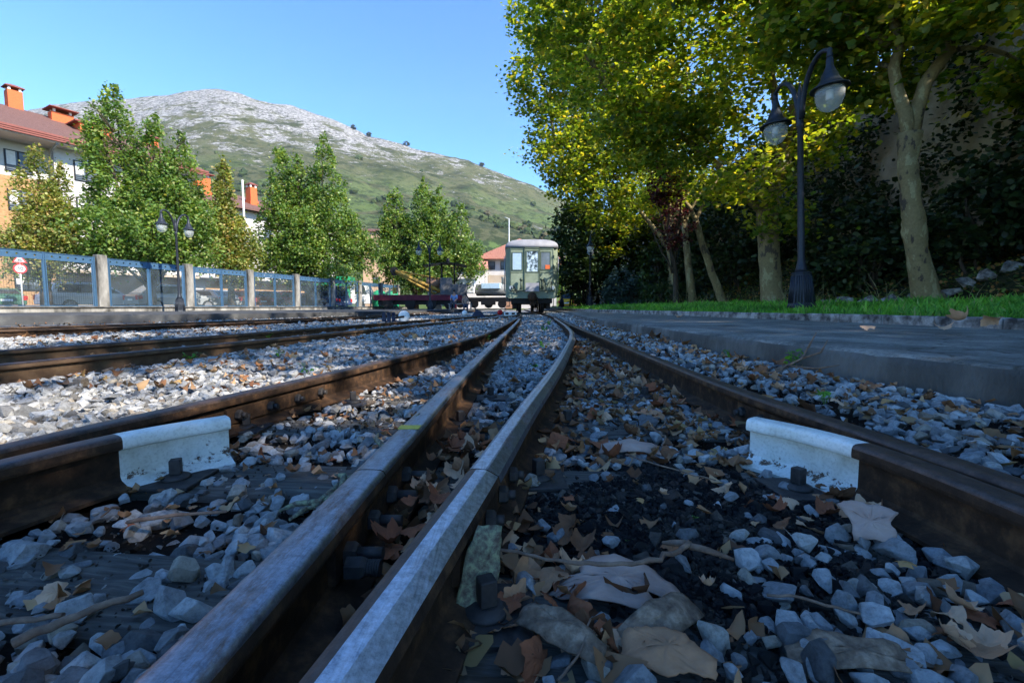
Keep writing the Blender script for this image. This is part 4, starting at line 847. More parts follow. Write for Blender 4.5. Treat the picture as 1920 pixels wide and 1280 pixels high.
def wallrun(name, label, P, h0, h1, th, mat, cat='wall'):
    t = MB()
    for i in range(len(P)-1):
        a, b = P[i], P[i+1]; d = b-a; L = np.linalg.norm(d); c = (a+b)/2; t.box((c[0], c[1], (h0+h1)/2), (L+.001, th, h1-h0), math.atan2(d[1], d[0]))
    o = t.build(name, mat); return tag(o, label, cat)
wt = thing('low_wall', 'low stained concrete wall under the blue glass fence', 'wall')
o1 = wallrun('wall_body', None, PW, .1, .40, .22, M['concrete_light']); o1.parent = wt; del o1['category']
o2 = wallrun('coping', None, PW, .402, .445, .34, M['concrete_face']); o2.parent = wt; del o2['category']
# concrete posts and fence panels
FP = [(-18.2, 13.1), (-15.95, 17.9-.2), (-14.6, 20.9), (-13.5, 24.5), (-12.6, 28.0), (-11.7, 31.5), (-10.9, 35.0), (-10.1, 38.5)]
FP = [(-16.3, 13.9), (-15.58, 17.4), (-14.9, 21.1), (-13.85, 24.2), (-12.95, 27.5), (-12.1, 30.8), (-11.35, 34), (-10.7, 37.3), (-10.1, 40.5)]
ordn = ['nearest', 'second', 'third', 'fourth', 'fifth', 'sixth', 'seventh', 'eighth', 'last']
for k, (x, y) in enumerate(FP):
    if k == 0: continue
    mb = MB(); mb.box((0, 0, 1.30), (.34, .24, 2.12), R(73)); o = mb.build('concrete_post', M['concrete_light'], None, .02); o.location = (x, y, .22+.0); o.location.z = 0.22-.24+.24
    tag(o, f'{["",  "nearest", "second nearest", "third nearest", "fourth nearest", "fifth nearest", "sixth nearest", "seventh nearest", "farthest"][k]} square concrete post of the glass fence', 'post', 'concrete posts of the fence')
    o.location.z = .02
for k in range(len(FP)-1):
    a, b = np.array(FP[k]), np.array(FP[k+1]); d = (b-a)/np.linalg.norm(b-a); a2 = a+d*.22; b2_ = b-d*.22; ang = math.atan2(d[1], d[0]); L = np.linalg.norm(b2_-a2); c = (a2+b2_)/2
    t = thing('fence_panel', f'blue glazed fence panel with drilled top rail, {["leftmost and meshed", "second from the left", "third from the left, behind the lamp", "fourth from the left", "fifth from the left", "sixth from the left", "seventh from the left", "farthest"][k]}', 'fence', (c[0], c[1], .445), ang, 'glazed fence panels')
    H = 1.84
    for q, u in enumerate((-L/2+.04, 0, L/2-.04)):
        mb = MB(); mb.box((u-.03, 0, H/2), (.025, .09, H)); mb.box((u+.03, 0, H/2), (.025, .09, H)); mb.box((u, 0, H/2), (.06, .03, H)); mb.build('upright', M['blue_steel'], t)
    mb = MB(); z0, z1 = H-.24, H-.02; nh = 13
    # drilled rail: strip of square cells with octagonal holes
    cw = L/nh/1.0; hr = .034; zc = (z0+z1)/2
    for q in range(nh):
        x0 = -L/2+q*cw; x1 = x0+cw; xc = (x0+x1)/2; sq = [(x1, zc), (x1, z1), (xc, z1), (x0, z1), (x0, zc), (x0, z0), (xc, z0), (x1, z0)]; oc = [(xc+hr*math.cos(R(45*i)), zc+hr*math.sin(R(45*i))) for i in range(8)]
        for yy in (-.012, .012):
            mb.add([(p[0], yy, p[1]) for p in sq+oc], [(i, (i+1) % 8, 8+(i+1) % 8, 8+i) for i in range(8)])
    mb.box((0, 0, z1+.01), (L, .07, .018)); mb.box((0, 0, z0-.01), (L, .07, .018)); mb.build('drilled_rail', M['blue_steel'], t)
    for sgn in (-1, 1):
        mb = MB(); mb.box((sgn*L/4, 0, (z0)/2), (L/2-.12, .008, z0-.06)); mb.build('glass_pane', M['fence_glass'], t)
    mb = MB(); mb.box((0, 0, .02), (L, .06, .03)); mb.build('bottom_rail', M['blue_steel'], t)
    if k == 0:
        mb = MB()
        for u in np.arange(-L/2+.1, L/2-.05, .07): mb.box((u, -.02, z0/2), (.0035, .0035, z0-.04))
        for zz in np.arange(.06, z0, .07): mb.box((0, -.025, zz), (L-.1, .0035, .0035))
        mb.build('wire_mesh', M['win_frame'], t)
# road sign
st = thing('road_sign', 'white post carrying a red edged triangle above a round speed limit sign', 'road sign', (-20.35, 19.0, .92), R(50)); st.scale = (.62, .62, .62)
mb = MB(); mb.tube([(0, 0, -1.16), (0, 0, 2.75)], .05, 12); mb.build('post', M['galv'], st)
tri = [(-.36, 0), (.36, 0), (0, .62)]
mb = MB(); mb.prism([(x, z+2.12) for x, z in tri], -.07, -.05); tp = mb.build('triangle_plate', M['sign_red'], st)
mb = MB(); mb.prism([(x*.68, z*.68+.075+2.12) for x, z in tri], -.076, -.072); mb.build('triangle_face', M['white'], tp)
mb = MB(); mb.prism([(-.14, 2.25), (.14, 2.25), (.14, 2.28), (.07, 2.33), (-.07, 2.33), (-.14, 2.28)], -.081, -.078); mb.build('hump_symbol', M['sign_black'], tp)
mb = MB(); mb.lathe([(.33, -.07), (.33, -.05)], (0, 0, 1.74), 32, False, 'Y'); rp = mb.build('round_plate', M['sign_red'], st)
mb = MB(); mb.lathe([(.24, -.076), (.24, -.072)], (0, 0, 1.74), 32, False, 'Y'); mb.build('round_face', M['white'], rp)
def textobj(name, s, size, loc, rot, mat, parent):
    cu = bpy.data.curves.new(name, 'FONT'); cu.body = s; cu.size = size; cu.align_x = 'CENTER'; cu.align_y = 'CENTER'; cu.extrude = .002; cu.offset = .006
    tmp = bpy.data.objects.new(name, cu); C.objects.link(tmp); dg = bpy.context.evaluated_depsgraph_get(); me = bpy.data.meshes.new_from_object(tmp.evaluated_get(dg))
    bpy.data.objects.remove(tmp); me.materials.clear(); me.materials.append(mat); o = put(name, me, parent); o.location = loc; o.rotation_euler = rot; return o
textobj('numerals', '30', .30, (0, -.080, 1.74), (R(90), 0, 0), M['sign_black'], rp)

# ------------------------------------------------------------ trees
def limb(mb, a, b, r0, r1, wob=.12, n=9, segs=7, rg=random):
    a, b = Vector(a), Vector(b); L = (b-a).length; pts = []; 
    for k in range(segs+1):
        u = k/segs; p = a.lerp(b, u); w = wob*L*math.sin(u*math.pi)*.35; pts.append(p+Vector((rg.uniform(-w, w), rg.uniform(-w, w), w*.8)))
    mb.tube(pts, [r0+(r1-r0)*(k/segs)**.8 for k in range(segs+1)], n); return pts
def crown_leaves(blobs, n_leaf, size, tmpl, rg, tilt=.9, clump=.35, per=26, shell=.55):
    """blobs: (cx,cy,cz,rx,ry,rz). leaves gathered into clumps near the blob surfaces"""
    B = np.array(blobs, float); w = (B[:, 3]*B[:, 4]*B[:, 5])**.67; w /= w.sum(); nc = max(1, n_leaf//per)
    k = rg.choice(len(B), nc, p=w); d = rg.normal(size=(nc, 3)); d /= np.linalg.norm(d, axis=1)[:, None]; r = (shell+(1-shell)*rg.uniform(0, 1, nc)**.5)*rg.uniform(.85, 1.12, nc)
    cc = B[k, :3]+d*B[k, 3:]*r[:, None]; cr = clump*rg.lognormal(0, .3, nc)
    ii = np.repeat(np.arange(nc), per); e = rg.normal(size=(len(ii), 3))*np.array([1, 1, .6]); pos = cc[ii]+e*cr[ii][:, None]*.55
    s = size*rg.uniform(.65, 1.25, len(ii)); return scatter(tmpl, pos, rotmats(len(ii), tilt, rg), s, rg)
def plane_tree(name, label, trunk, forks, blobs, n_leaf, seed, leaf=.17, mat='plane_leaf', clump=.42, tmpl=PLANE_T, grp=None, bark_m='plane_bark', shell=.35):
    rg = np.random.default_rng(seed); t = thing(name, label, 'tree', trunk[0][0], 0, grp); o0 = Vector(trunk[0][0])
    rnd = random.Random(seed); mb = MB()
    pts = [Vector(p)-o0 for p, r in trunk]; rr = [r for p, r in trunk]; q = []; qr = []
    for i in range(len(pts)-1):
        for u in np.linspace(0, 1, 7)[:-1]: q.append(pts[i].lerp(pts[i+1], u)+Vector((rnd.gauss(0, .006), rnd.gauss(0, .006), 0))); qr.append((rr[i]+(rr[i+1]-rr[i])*u)*rnd.uniform(.97, 1.04))
    q.append(pts[-1]); qr.append(rr[-1]); mb.tube(q, qr, 20); mb.build('trunk', M[bark_m], t)
    mb = MB(); ends = []
    for a, b, r0, r1_ in forks:
        L = limb(mb, Vector(a)-o0, Vector(b)-o0, r0, r1_, .12, 10, 8, rnd); ends.append(L)
    # secondary limbs to the blobs
    for bl in blobs:
        c = Vector(bl[:3])-o0; best = min((p for L in ends for p in L[2:]), key=lambda p: (p-c).length)
        m_ = limb(mb, best, c+Vector((0, 0, bl[5]*.2)), .05, .02, .25, 7, 6, rnd)
        for _ in range(4):
            e = c+Vector((rnd.uniform(-1, 1)*bl[3], rnd.uniform(-1, 1)*bl[4], rnd.uniform(-.8, .8)*bl[5]))*.8; limb(mb, m_[rnd.randint(2, 6)], e, .016, .005, .3, 5, 5, rnd)
    mb.build('limbs', M[bark_m], t)
    V, F = crown_leaves([(b[0]-o0.x, b[1]-o0.y, b[2]-o0.z, *b[3:]) for b in blobs], n_leaf, leaf, tmpl, rg, .8, clump, 26, shell)
    tri_mesh('crown', V, F, M[mat], t); return t
# big planes on the right; positions in metres
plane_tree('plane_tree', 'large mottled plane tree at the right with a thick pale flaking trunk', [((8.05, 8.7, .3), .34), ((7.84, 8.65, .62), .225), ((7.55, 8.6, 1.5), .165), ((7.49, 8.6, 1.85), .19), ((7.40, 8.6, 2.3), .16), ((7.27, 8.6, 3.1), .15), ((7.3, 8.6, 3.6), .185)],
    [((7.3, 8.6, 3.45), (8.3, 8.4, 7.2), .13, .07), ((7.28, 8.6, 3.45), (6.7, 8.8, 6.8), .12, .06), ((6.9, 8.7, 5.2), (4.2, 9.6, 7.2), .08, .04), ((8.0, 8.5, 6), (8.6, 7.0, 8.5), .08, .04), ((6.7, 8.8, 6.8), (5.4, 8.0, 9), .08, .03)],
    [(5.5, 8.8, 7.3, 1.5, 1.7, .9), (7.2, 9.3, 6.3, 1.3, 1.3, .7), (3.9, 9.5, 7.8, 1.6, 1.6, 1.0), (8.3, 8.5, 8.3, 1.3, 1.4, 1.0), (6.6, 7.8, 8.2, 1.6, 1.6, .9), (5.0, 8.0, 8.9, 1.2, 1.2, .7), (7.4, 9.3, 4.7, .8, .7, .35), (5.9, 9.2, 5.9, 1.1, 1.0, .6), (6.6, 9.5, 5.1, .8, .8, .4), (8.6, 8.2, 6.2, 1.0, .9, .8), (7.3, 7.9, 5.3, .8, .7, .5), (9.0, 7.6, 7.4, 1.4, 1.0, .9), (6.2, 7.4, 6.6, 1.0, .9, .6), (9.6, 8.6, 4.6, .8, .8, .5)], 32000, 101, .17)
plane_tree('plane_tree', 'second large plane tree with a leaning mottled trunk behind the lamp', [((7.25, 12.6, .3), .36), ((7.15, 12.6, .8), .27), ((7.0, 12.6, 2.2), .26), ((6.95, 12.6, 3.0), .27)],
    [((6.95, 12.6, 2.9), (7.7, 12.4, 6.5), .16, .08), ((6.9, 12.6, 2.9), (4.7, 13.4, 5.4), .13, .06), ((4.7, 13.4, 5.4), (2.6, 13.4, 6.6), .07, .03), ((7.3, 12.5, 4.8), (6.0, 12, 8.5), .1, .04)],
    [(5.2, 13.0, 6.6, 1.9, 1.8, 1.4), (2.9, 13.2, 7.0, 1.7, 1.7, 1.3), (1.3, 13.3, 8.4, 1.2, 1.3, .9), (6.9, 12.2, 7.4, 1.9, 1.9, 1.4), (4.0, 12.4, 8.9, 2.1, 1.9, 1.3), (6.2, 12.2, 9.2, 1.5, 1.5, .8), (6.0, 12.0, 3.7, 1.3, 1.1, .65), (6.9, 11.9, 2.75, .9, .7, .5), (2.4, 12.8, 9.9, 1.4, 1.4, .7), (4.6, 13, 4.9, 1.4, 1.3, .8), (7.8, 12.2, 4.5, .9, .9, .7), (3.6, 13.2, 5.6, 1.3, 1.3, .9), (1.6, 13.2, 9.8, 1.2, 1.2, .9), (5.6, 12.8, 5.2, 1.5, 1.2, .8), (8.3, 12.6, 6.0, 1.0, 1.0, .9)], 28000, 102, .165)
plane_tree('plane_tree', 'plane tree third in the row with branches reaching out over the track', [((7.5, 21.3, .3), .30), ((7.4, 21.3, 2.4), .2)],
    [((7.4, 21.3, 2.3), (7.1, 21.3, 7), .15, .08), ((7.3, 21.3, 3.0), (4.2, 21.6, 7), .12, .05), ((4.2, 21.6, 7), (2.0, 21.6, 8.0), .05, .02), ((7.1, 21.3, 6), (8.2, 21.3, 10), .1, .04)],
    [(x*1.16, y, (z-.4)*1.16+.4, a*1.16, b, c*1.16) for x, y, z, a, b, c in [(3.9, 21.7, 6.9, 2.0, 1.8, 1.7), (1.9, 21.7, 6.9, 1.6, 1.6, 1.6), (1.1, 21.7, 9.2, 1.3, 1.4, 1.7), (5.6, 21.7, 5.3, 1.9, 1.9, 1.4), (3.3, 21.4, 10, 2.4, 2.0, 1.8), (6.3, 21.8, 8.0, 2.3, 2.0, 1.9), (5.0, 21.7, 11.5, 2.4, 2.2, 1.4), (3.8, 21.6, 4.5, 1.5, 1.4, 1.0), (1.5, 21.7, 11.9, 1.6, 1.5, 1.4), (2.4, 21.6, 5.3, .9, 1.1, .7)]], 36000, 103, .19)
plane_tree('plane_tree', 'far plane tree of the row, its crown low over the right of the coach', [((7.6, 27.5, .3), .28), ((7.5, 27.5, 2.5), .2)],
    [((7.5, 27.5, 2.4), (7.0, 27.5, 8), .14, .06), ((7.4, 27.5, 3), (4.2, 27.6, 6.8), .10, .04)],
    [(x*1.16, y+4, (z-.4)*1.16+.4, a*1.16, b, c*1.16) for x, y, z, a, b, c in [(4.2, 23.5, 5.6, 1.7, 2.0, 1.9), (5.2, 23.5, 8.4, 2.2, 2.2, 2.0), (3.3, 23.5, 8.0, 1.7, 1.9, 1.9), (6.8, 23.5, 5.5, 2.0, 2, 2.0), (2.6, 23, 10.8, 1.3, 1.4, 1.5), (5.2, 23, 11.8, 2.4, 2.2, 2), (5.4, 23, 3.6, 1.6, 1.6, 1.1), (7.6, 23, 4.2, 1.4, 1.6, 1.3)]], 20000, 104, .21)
# trees right behind the camera, whose shade falls over the tracks
for k, (x, y, lab, bl) in enumerate([(7.9, 3.2, 'plane tree just out of view to the right of the lamp', [(9.0, 3.4, 8.2, 2.4, 2.6, 1.5), (8.2, 1.0, 9.2, 2.2, 2, 1.2), (8, 3.0, 12.5, 2.4, 3, 1.5), (5.2, 3.0, 11.5, 1.2, 1.6, .8), (6.6, 1.2, 8.2, 1.6, 2.1, .9), (9.3, -2.6, 11, 1.8, 2.1, 1.0)]), (7.9, -1.6, 'plane tree behind the camera on the right verge', [(9.2, -1.4, 7.8, 2.3, 2.6, 1.5), (9.3, -3.6, 6.8, 2.0, 2.0, 1.4), (8.3, -1.4, 14, 2.6, 3.0, 1.5), (7.5, -3.4, 9.5, 1.2, 1.6, .9), (7.4, -2.4, 5.6, 1.3, 1.8, .9)]), (7.9, -6.5, 'plane tree farthest behind the camera', [(9.0, -6.2, 7.2, 2.6, 2.6, 1.6), (6.4, -6.0, 6.0, 1.4, 2.2, 1.2), (7.2, -4.9, 4.6, 1.2, 1.6, 1.0)])]):
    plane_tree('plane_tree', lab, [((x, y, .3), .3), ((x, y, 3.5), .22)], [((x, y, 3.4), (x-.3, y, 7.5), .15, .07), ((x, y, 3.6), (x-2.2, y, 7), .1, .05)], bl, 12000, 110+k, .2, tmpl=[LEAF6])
# small leaning trees and purple leaved tree
for k, (x, y, tx, tz, r, lab) in enumerate([(6.75, 18.6, -.5, 3.4, .11, 'thin slanting pale trunked tree, left one of three'), (7.0, 17.6, -.45, 3.6, .13, 'short slanting pale trunked tree, middle one of three'), (7.45, 15.9, -1.15, 3.4, .12, 'strongly leaning tree, right one of three')]):
    plane_tree('small_tree', lab, [((x, y, .35), r*1.3), ((x+tx*.5, y, tz*.5), r), ((x+tx, y, tz), r*.85)], [((x+tx, y, tz), (x+tx*1.5-.4, y, tz+1.5), r*.7, .03), ((x+tx, y, tz), (x+tx+.8, y, tz+1.6), r*.6, .03)], [(x+tx-.3, y, tz+1.5, .9, .9, .6)], 900, 120+k, .16)
plane_tree('purple_tree', 'dark purple leaved tree with thin dark stems before the small trees', [((5.75, 16.0, .35), .10), ((5.7, 16, 1.6), .08), ((5.4, 16, 3.0), .06)], [((5.6, 16, 1.8), (5.2, 16, 5), .05, .02), ((5.65, 16, 2), (6.0, 16, 4.8), .05, .02), ((5.6, 16, 1.6), (4.7, 15.8, 3.2), .04, .02)], [(5.3, 16, 4.6, .6, .6, 1.0), (5.6, 15.8, 3.2, .55, .6, .9)], 2600, 130, .11, 'purple_leaf', .22, [LEAF6], bark_m='bark')
def bush(name, label, blobs, n, size, mat, seed, clump=.3, cat='bush', tmpl=(LEAF6,), stems=True, per=26, shell=.75, tilt=.9):
    c = blobs[0]; t = thing(name, label, cat, (c[0], c[1], .3)); rg = np.random.default_rng(seed)
    V, F = crown_leaves([(b[0]-c[0], b[1]-c[1], b[2]-.3, *b[3:]) for b in blobs], n, size, list(tmpl), rg, tilt, clump, per, shell); tri_mesh('foliage', V, F, M[mat], t)
    if stems:
        mb = MB(); rnd = random.Random(seed)
        for b in blobs:
            for _ in range(5): limb(mb, (b[0]-c[0]+rnd.uniform(-.3, .3)*b[3], b[1]-c[1], -.1), (b[0]-c[0]+rnd.uniform(-.6, .6)*b[3], b[1]-c[1], b[2]-.3+b[5]*.5), .05, .02, .2, 6, 5, rnd)
        mb.build('stems', M['bark'], t)
    return t
bush('dark_tree', 'dense dark evergreen tree right behind and beside the coach', [(4.6, 28, 3.6, 2.0, 2, 2.4), (3.9, 27.5, 5.0, 1.5, 1.6, 1.5), (6.0, 29, 3.0, 2.2, 2, 2.5), (4.0, 27, 2.0, 1.2, 1.2, 1.4), (7.5, 28, 4, 2, 2, 3)], 15000, .24, 'dark_leaf', 201, .5, 'tree')
bush('weeping_conifer', 'blue green weeping conifer shaped like a low mound', [(5.3, 21.8, 1.1, .85, .8, 1.15), (5.9, 22, .9, .8, .7, .9)], 4200, .16, 'blue_needle', 202, .2, tmpl=(QUAD,))
bush('conifer', 'narrow dark conifer between the weeping mound and the clipped hedge', [(6.2, 20, 1.7, .55, .5, 1.5)], 2600, .16, 'dark_leaf', 203, .2)
bush('hedge', 'clipped dark green rounded hedge before the purple tree', [(6.0, 17.9, .85, .9, .6, .6)], 3200, .09, 'dark_leaf', 204, .12)
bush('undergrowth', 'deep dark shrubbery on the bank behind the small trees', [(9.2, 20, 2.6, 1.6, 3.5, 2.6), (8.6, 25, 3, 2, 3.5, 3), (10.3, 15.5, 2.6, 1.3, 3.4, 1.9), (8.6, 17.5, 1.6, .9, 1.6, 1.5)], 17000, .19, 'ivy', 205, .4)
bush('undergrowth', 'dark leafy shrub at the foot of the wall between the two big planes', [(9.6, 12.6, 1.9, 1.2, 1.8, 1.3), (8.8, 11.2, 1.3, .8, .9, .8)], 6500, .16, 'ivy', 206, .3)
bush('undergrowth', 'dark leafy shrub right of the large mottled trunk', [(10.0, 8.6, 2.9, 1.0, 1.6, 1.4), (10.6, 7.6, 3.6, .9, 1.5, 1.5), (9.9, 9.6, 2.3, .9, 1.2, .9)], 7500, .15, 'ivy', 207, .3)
# high wall with ivy
WX = 11.2
mb = MB(); rg = np.random.default_rng(5)
yy = np.arange(-8, 46, 1.0); prof_top = 6.6+.0*yy
mb.box((WX+.3, 19, 4.0), (.6, 54, 7.0)); mb.box((WX+.3, 19, 7.55), (.8, 54, .12))
tag(mb.build('retaining_wall', nmat('old_wall_render', [(.3, (.20, .16, .12)), (.5, (.40, .33, .25)), (.7, (.52, .44, .35))], 1.1, .95, 0, .9, .05, 9, bscale=12)), 'tall weathered retaining wall behind the right trees', 'wall')
n = 52000; y = rg.uniform(3, 34, n); z = rg.uniform(.8, 8.2, n); f = np.sin(y*.9+1.3)*np.sin(z*1.1+.4)+.45*np.sin(y*2.3+z*1.7)+.3*np.sin(z*3-y*1.2)
patch = ((y > 12.2+.5*np.sin(z*2)) & (y < 13.9+.4*np.sin(z*3)) & (z > 2.6) & (z < 6.6)) | ((z > 5.0+.6*np.sin(y*2.6)) & (y < 11.0) & (y > 8.2)) | (f > 1.05)
keep = ~(patch & (rg.uniform(0, 1, n) < .93)) ; y, z = y[keep], z[keep]; n = len(y); x = WX-.05-np.abs(rg.normal(0, .16, n))-.25*np.clip(np.sin(y*1.7)*np.sin(z*1.9), 0, 1)
V, F = scatter([LEAF6], np.stack([x, y, z], 1), rotmats(n, 1.2, rg), .125*rg.uniform(.6, 1.4, n), rg)
tag(tri_mesh('ivy', V, F, M['ivy']), 'dark ivy hanging over the tall retaining wall', 'ivy', kind='stuff')
bush('added_shade_hedge', 'added leafy hedge, unseen above the retaining wall, put there to shade the footpath', [(11.6, y_, 8.4, 1.0, 2.0, 1.1) for y_ in (-6, -3, 0, 3)], 9000, .2, 'ivy', 208, .35, 'hedge', stems=False)  # hedge added out of view to block a sun streak on the footpath
# bank ground cover
n = 26000; y = rg.uniform(4, 26, n)**1; kx = np.interp(y, KERB[:, 1], KERB[:, 0]); x = kx+rg.uniform(3.6, 9, n); ok = x < WX; x, y = x[ok], y[ok]; n = len(x)
V, F = scatter([LEAF6], np.stack([x, y, bank(x, y)+rg.uniform(0, .12, n)], 1), rotmats(n, .7, rg), .075*rg.uniform(.5, 1.5, n), rg)
M['cover'] = leaf_mat('ground_cover_leaf', [(0, (.05, .09, .02)), (.5, (.11, .16, .03)), (.7, (.16, .17, .04)), (.76, (.22, .11, .035)), (1, (.34, .19, .07))], .2, .6)
tag(tri_mesh('ground_cover', V, F, M['cover']), 'low ivy and fallen leaves covering the shaded bank', 'ground cover', kind='stuff')
for k, (x0, y0, n_, lab) in enumerate([(6.7, 10.6, 7, 'low mossy stone edging between the two big plane trunks'), (8.9, 9.0, 6, 'low stone edging at the right of the large trunk')]):
    t = thing('stone_edging', lab, 'stone edging', (x0, y0, 0)); 
    for q in range(n_):
        V, F = ROCK2[(q*3+k) % 16]; o = tri_mesh('edging_stone', V*np.array([.24, .16, .15]), F, M['kerb'], t); o.location = (q*.32 if k else q*.30, (-q*.12 if k else -q*.28), float(bank(x0+q*.3, y0-q*.2))+.08)
# long dry grass stalks
rg = np.random.default_rng(8); mb = MB()
for _ in range(60):
    y = rg.uniform(5.5, 16); x = float(np.interp(y, KERB[:, 1], KERB[:, 0]))+rg.uniform(.9, 3.8); z = float(bank(x, y)); h = rg.uniform(.25, .6); a = rg.uniform(0, 6.28); l = h*rg.uniform(.3, .9)
    mb.tube([(x, y, z), (x+math.cos(a)*l*.4, y+math.sin(a)*l*.4, z+h*.6), (x+math.cos(a)*l, y+math.sin(a)*l, z+h)], [.003, .0025, .001], 4)
tag(mb.build('dry_stalks', nmat('straw', [(.3, (.25, .22, .10)), (.7, (.38, .33, .17))], 10, .9, 0, 0)), 'thin straw coloured stalks standing out of the verge grass', 'grass', kind='stuff')

# left row of upright oaks
def oak(x, y, spires, label, n, mat, seed, base=1.0, leaf=.19, grp='upright oaks beyond the fence', sc=1.0):
    r0_ = random.Random(seed+7); ex_ = []
    for (dx, dy, h, r, b0) in spires:
        for _ in range(3 if len(spires) > 4 else 1):
            a_ = r0_.uniform(0, 6.28); hh = b0+(h-b0)*r0_.uniform(.38, .9); ex_.append((dx+math.cos(a_)*r*r0_.uniform(.7, 1.15), dy+math.sin(a_)*r*.8, hh, r*r0_.uniform(.28, .5), b0+(hh-b0)*r0_.uniform(.1, .5)))
    spires = [tuple(q*sc for q in s) for s in spires+ex_]; leaf *= sc**.7
    t = thing('upright_oak', label, 'tree', (x, y, .2), 0, grp); rg = np.random.default_rng(seed); rnd = random.Random(seed); mb = MB()
    mb.tube([(0, 0, 0), (0, 0, 1.2), (.05, 0, 3.5)], [.24, .19, .12], 12); mb.build('trunk', M['bark'], t)
    mb = MB(); VV = []; FF = []; bs = 0; tot = sum(s[3]*s[2] for s in spires)
    for dx, dy, h, r, b0 in spires:
        limb(mb, (0, 0, 1.0), (dx*.8, dy*.8, b0+(h-b0)*.45), .09, .05, .1, 7, 6, rnd); limb(mb, (dx*.8, dy*.8, b0+(h-b0)*.45), (dx, dy, h-.3), .05, .012, .08, 6, 6, rnd)
        for _ in range(9):
            u = rnd.uniform(.1, .9); z = b0+(h-b0)*u; rr = r*math.sin(min(1, (1-u)*1.35+.12)*1.57); a = rnd.uniform(0, 6.28); limb(mb, (dx*.6, dy*.6, z-.6), (dx+math.cos(a)*rr, dy+math.sin(a)*rr, z+.4), .03, .008, .1, 5, 4, rnd)
        per = 22; nc = int(n*r*h/tot/per); u = rg.beta(1.15, 1.5, nc); rr = r*np.sin(np.minimum(1, (1-u)*1.3+.06)*1.57)*np.minimum(1, u*7+.45); a = rg.uniform(0, 6.283, nc)
        bumpy = 1+.30*np.sin(a*2+u*11+seed)+.22*np.sin(a*5+u*23+1); q = np.sqrt(rg.uniform(.25, 1.0, nc))*bumpy
        cc = np.stack([dx+np.cos(a)*rr*q, dy+np.sin(a)*rr*q, b0+(h-b0)*u], 1); ii = np.repeat(np.arange(nc), per); e = rg.normal(size=(len(ii), 3))*np.array([.15, .15, .20])*rg.lognormal(0, .3, nc)[ii][:, None]; pos = cc[ii]+e*(.6+.7*(1-u[ii])[:, None])
        V, F = scatter([LEAF6], pos, rotmats(len(ii), 1.0, rg), leaf*rg.uniform(.6, 1.3, len(ii)), rg); VV.append(V); FF.append(F+bs); bs += len(V)
    mb.build('limbs', M['bark'], t); tri_mesh('crown', np.concatenate(VV), np.concatenate(FF), M[mat], t)
oak(-21.9, 21.5, [(0, 0, 7.7, 1.0, 2.4), (-.65, .2, 5.3, .6, 1.6), (.75, 0, 5.7, .65, 1.8), (0, 0, 4.6, 1.15, 1.5)], 'narrow yellowing oak leftmost in the row, before the brick front', 17000, 'oak_leaf_yellow', 301, .9, .13)
oak(-18.6, 23.6, [(-1.4, 0, 11.6, 1.25, 4.2), (.6, 0, 9.8, 1.0, 4), (1.7, .2, 9.0, 1.1, 3), (-1.6, 0, 7.3, 2.1, 2.2), (1.0, 0, 7.2, 2.3, 2.2), (0, -.6, 5.8, 2.6, 2.1)], 'tallest broad oak with several pointed tops, left of the left lamp', 66000, 'oak_leaf', 302, 1.0, .15)
oak(-17.3, 28.2, [(-.1, 0, 8.4, .55, 3.4), (0, 0, 6.2, 1.15, 1.8), (.6, 0, 5.2, 1.0, 1.6), (-.4, 0, 7.2, .65, 3)], 'slim pale oak with a single thin spire', 19000, 'oak_leaf_yellow', 303, .9, .16, sc=1.1)
oak(-14.7, 33, [(-1.3, 0, 9.5, 1.15, 3), (-.4, 0, 9.0, 1.0, 3), (1.2, 0, 10.0, 1.15, 3.5), (-1.5, 0, 7.0, 1.9, 1.6), (1.5, 0, 7.2, 2.1, 1.4), (.2, -.4, 6.2, 2.5, 1.6)], 'broad dense oak in the middle of the left row with two tops', 62000, 'oak_leaf', 304, .9, .16, sc=1.22)
oak(-9.0, 43, [(-1.3, 0, 7.9, 1.1, 3), (.5, 0, 8.6, 1.2, 3), (1.6, .2, 8.1, 1.1, 2.5), (3.0, 0, 6.9, 1.3, 1.6), (-1.5, 0, 6.2, 1.6, 1.0), (.8, 0, 6.4, 2.2, 1.0)], 'rightmost oak of the left row above the yellow crane', 58000, 'oak_leaf', 305, .9, .165, sc=1.40)

# ------------------------------------------------------------ buildings
def window(parent, x, z, w, h, y=-.0, bars=2, curtain=True):
    mb = MB(); t = .07
    mb.b2((x-w/2, y-.03, z), (x-w/2+t, y+.05, z+h)); mb.b2((x+w/2-t, y-.03, z), (x+w/2, y+.05, z+h)); mb.b2((x-w/2+t, y-.03, z+h-t), (x+w/2-t, y+.05, z+h)); mb.b2((x-w/2+t, y-.03, z), (x+w/2-t, y+.05, z+t))
    for k in range(1, bars): xx = x-w/2+w*k/bars; mb.b2((xx-.05, y-.028, z+t), (xx+.05, y+.05, z+h-t))
    f = mb.build('window', M['win_frame'], parent)
    mb = MB(); mb.b2((x-w/2+t, y+.0, z+t), (x+w/2-t, y+.03, z+h-t)); mb.build('pane', M['win_glass'], f)
    if curtain:
        mb = MB(); mb.b2((x-w/2+t+.03, y-.012, z+t+h*.25), (x-w/2+w/bars*.8, y-.004, z+h-t)); mb.build('blind', M['curtain'], f)
    mb = MB()
    for q in range(3): mb.b2((x-w/2, y-.14, z+.10+q*.16), (x+w/2, y-.11, z+.13+q*.16))
    mb.build('railing', M['win_frame'], f)
def gable_roof(parent, x0, x1, y0, y1, z, rise, mat, over=.7, depth=None):
    mb = MB(); ym = (y0+y1)/2; th = .18
    pr = [(y0-over, z), (ym, z+rise), (y1+over, z), (y1+over, z-th), (ym, z+rise-th), (y0-over, z-th)]
    mb.prism(pr, x0-over, x1+over, 'X'); return mb.build('roof', mat, parent)
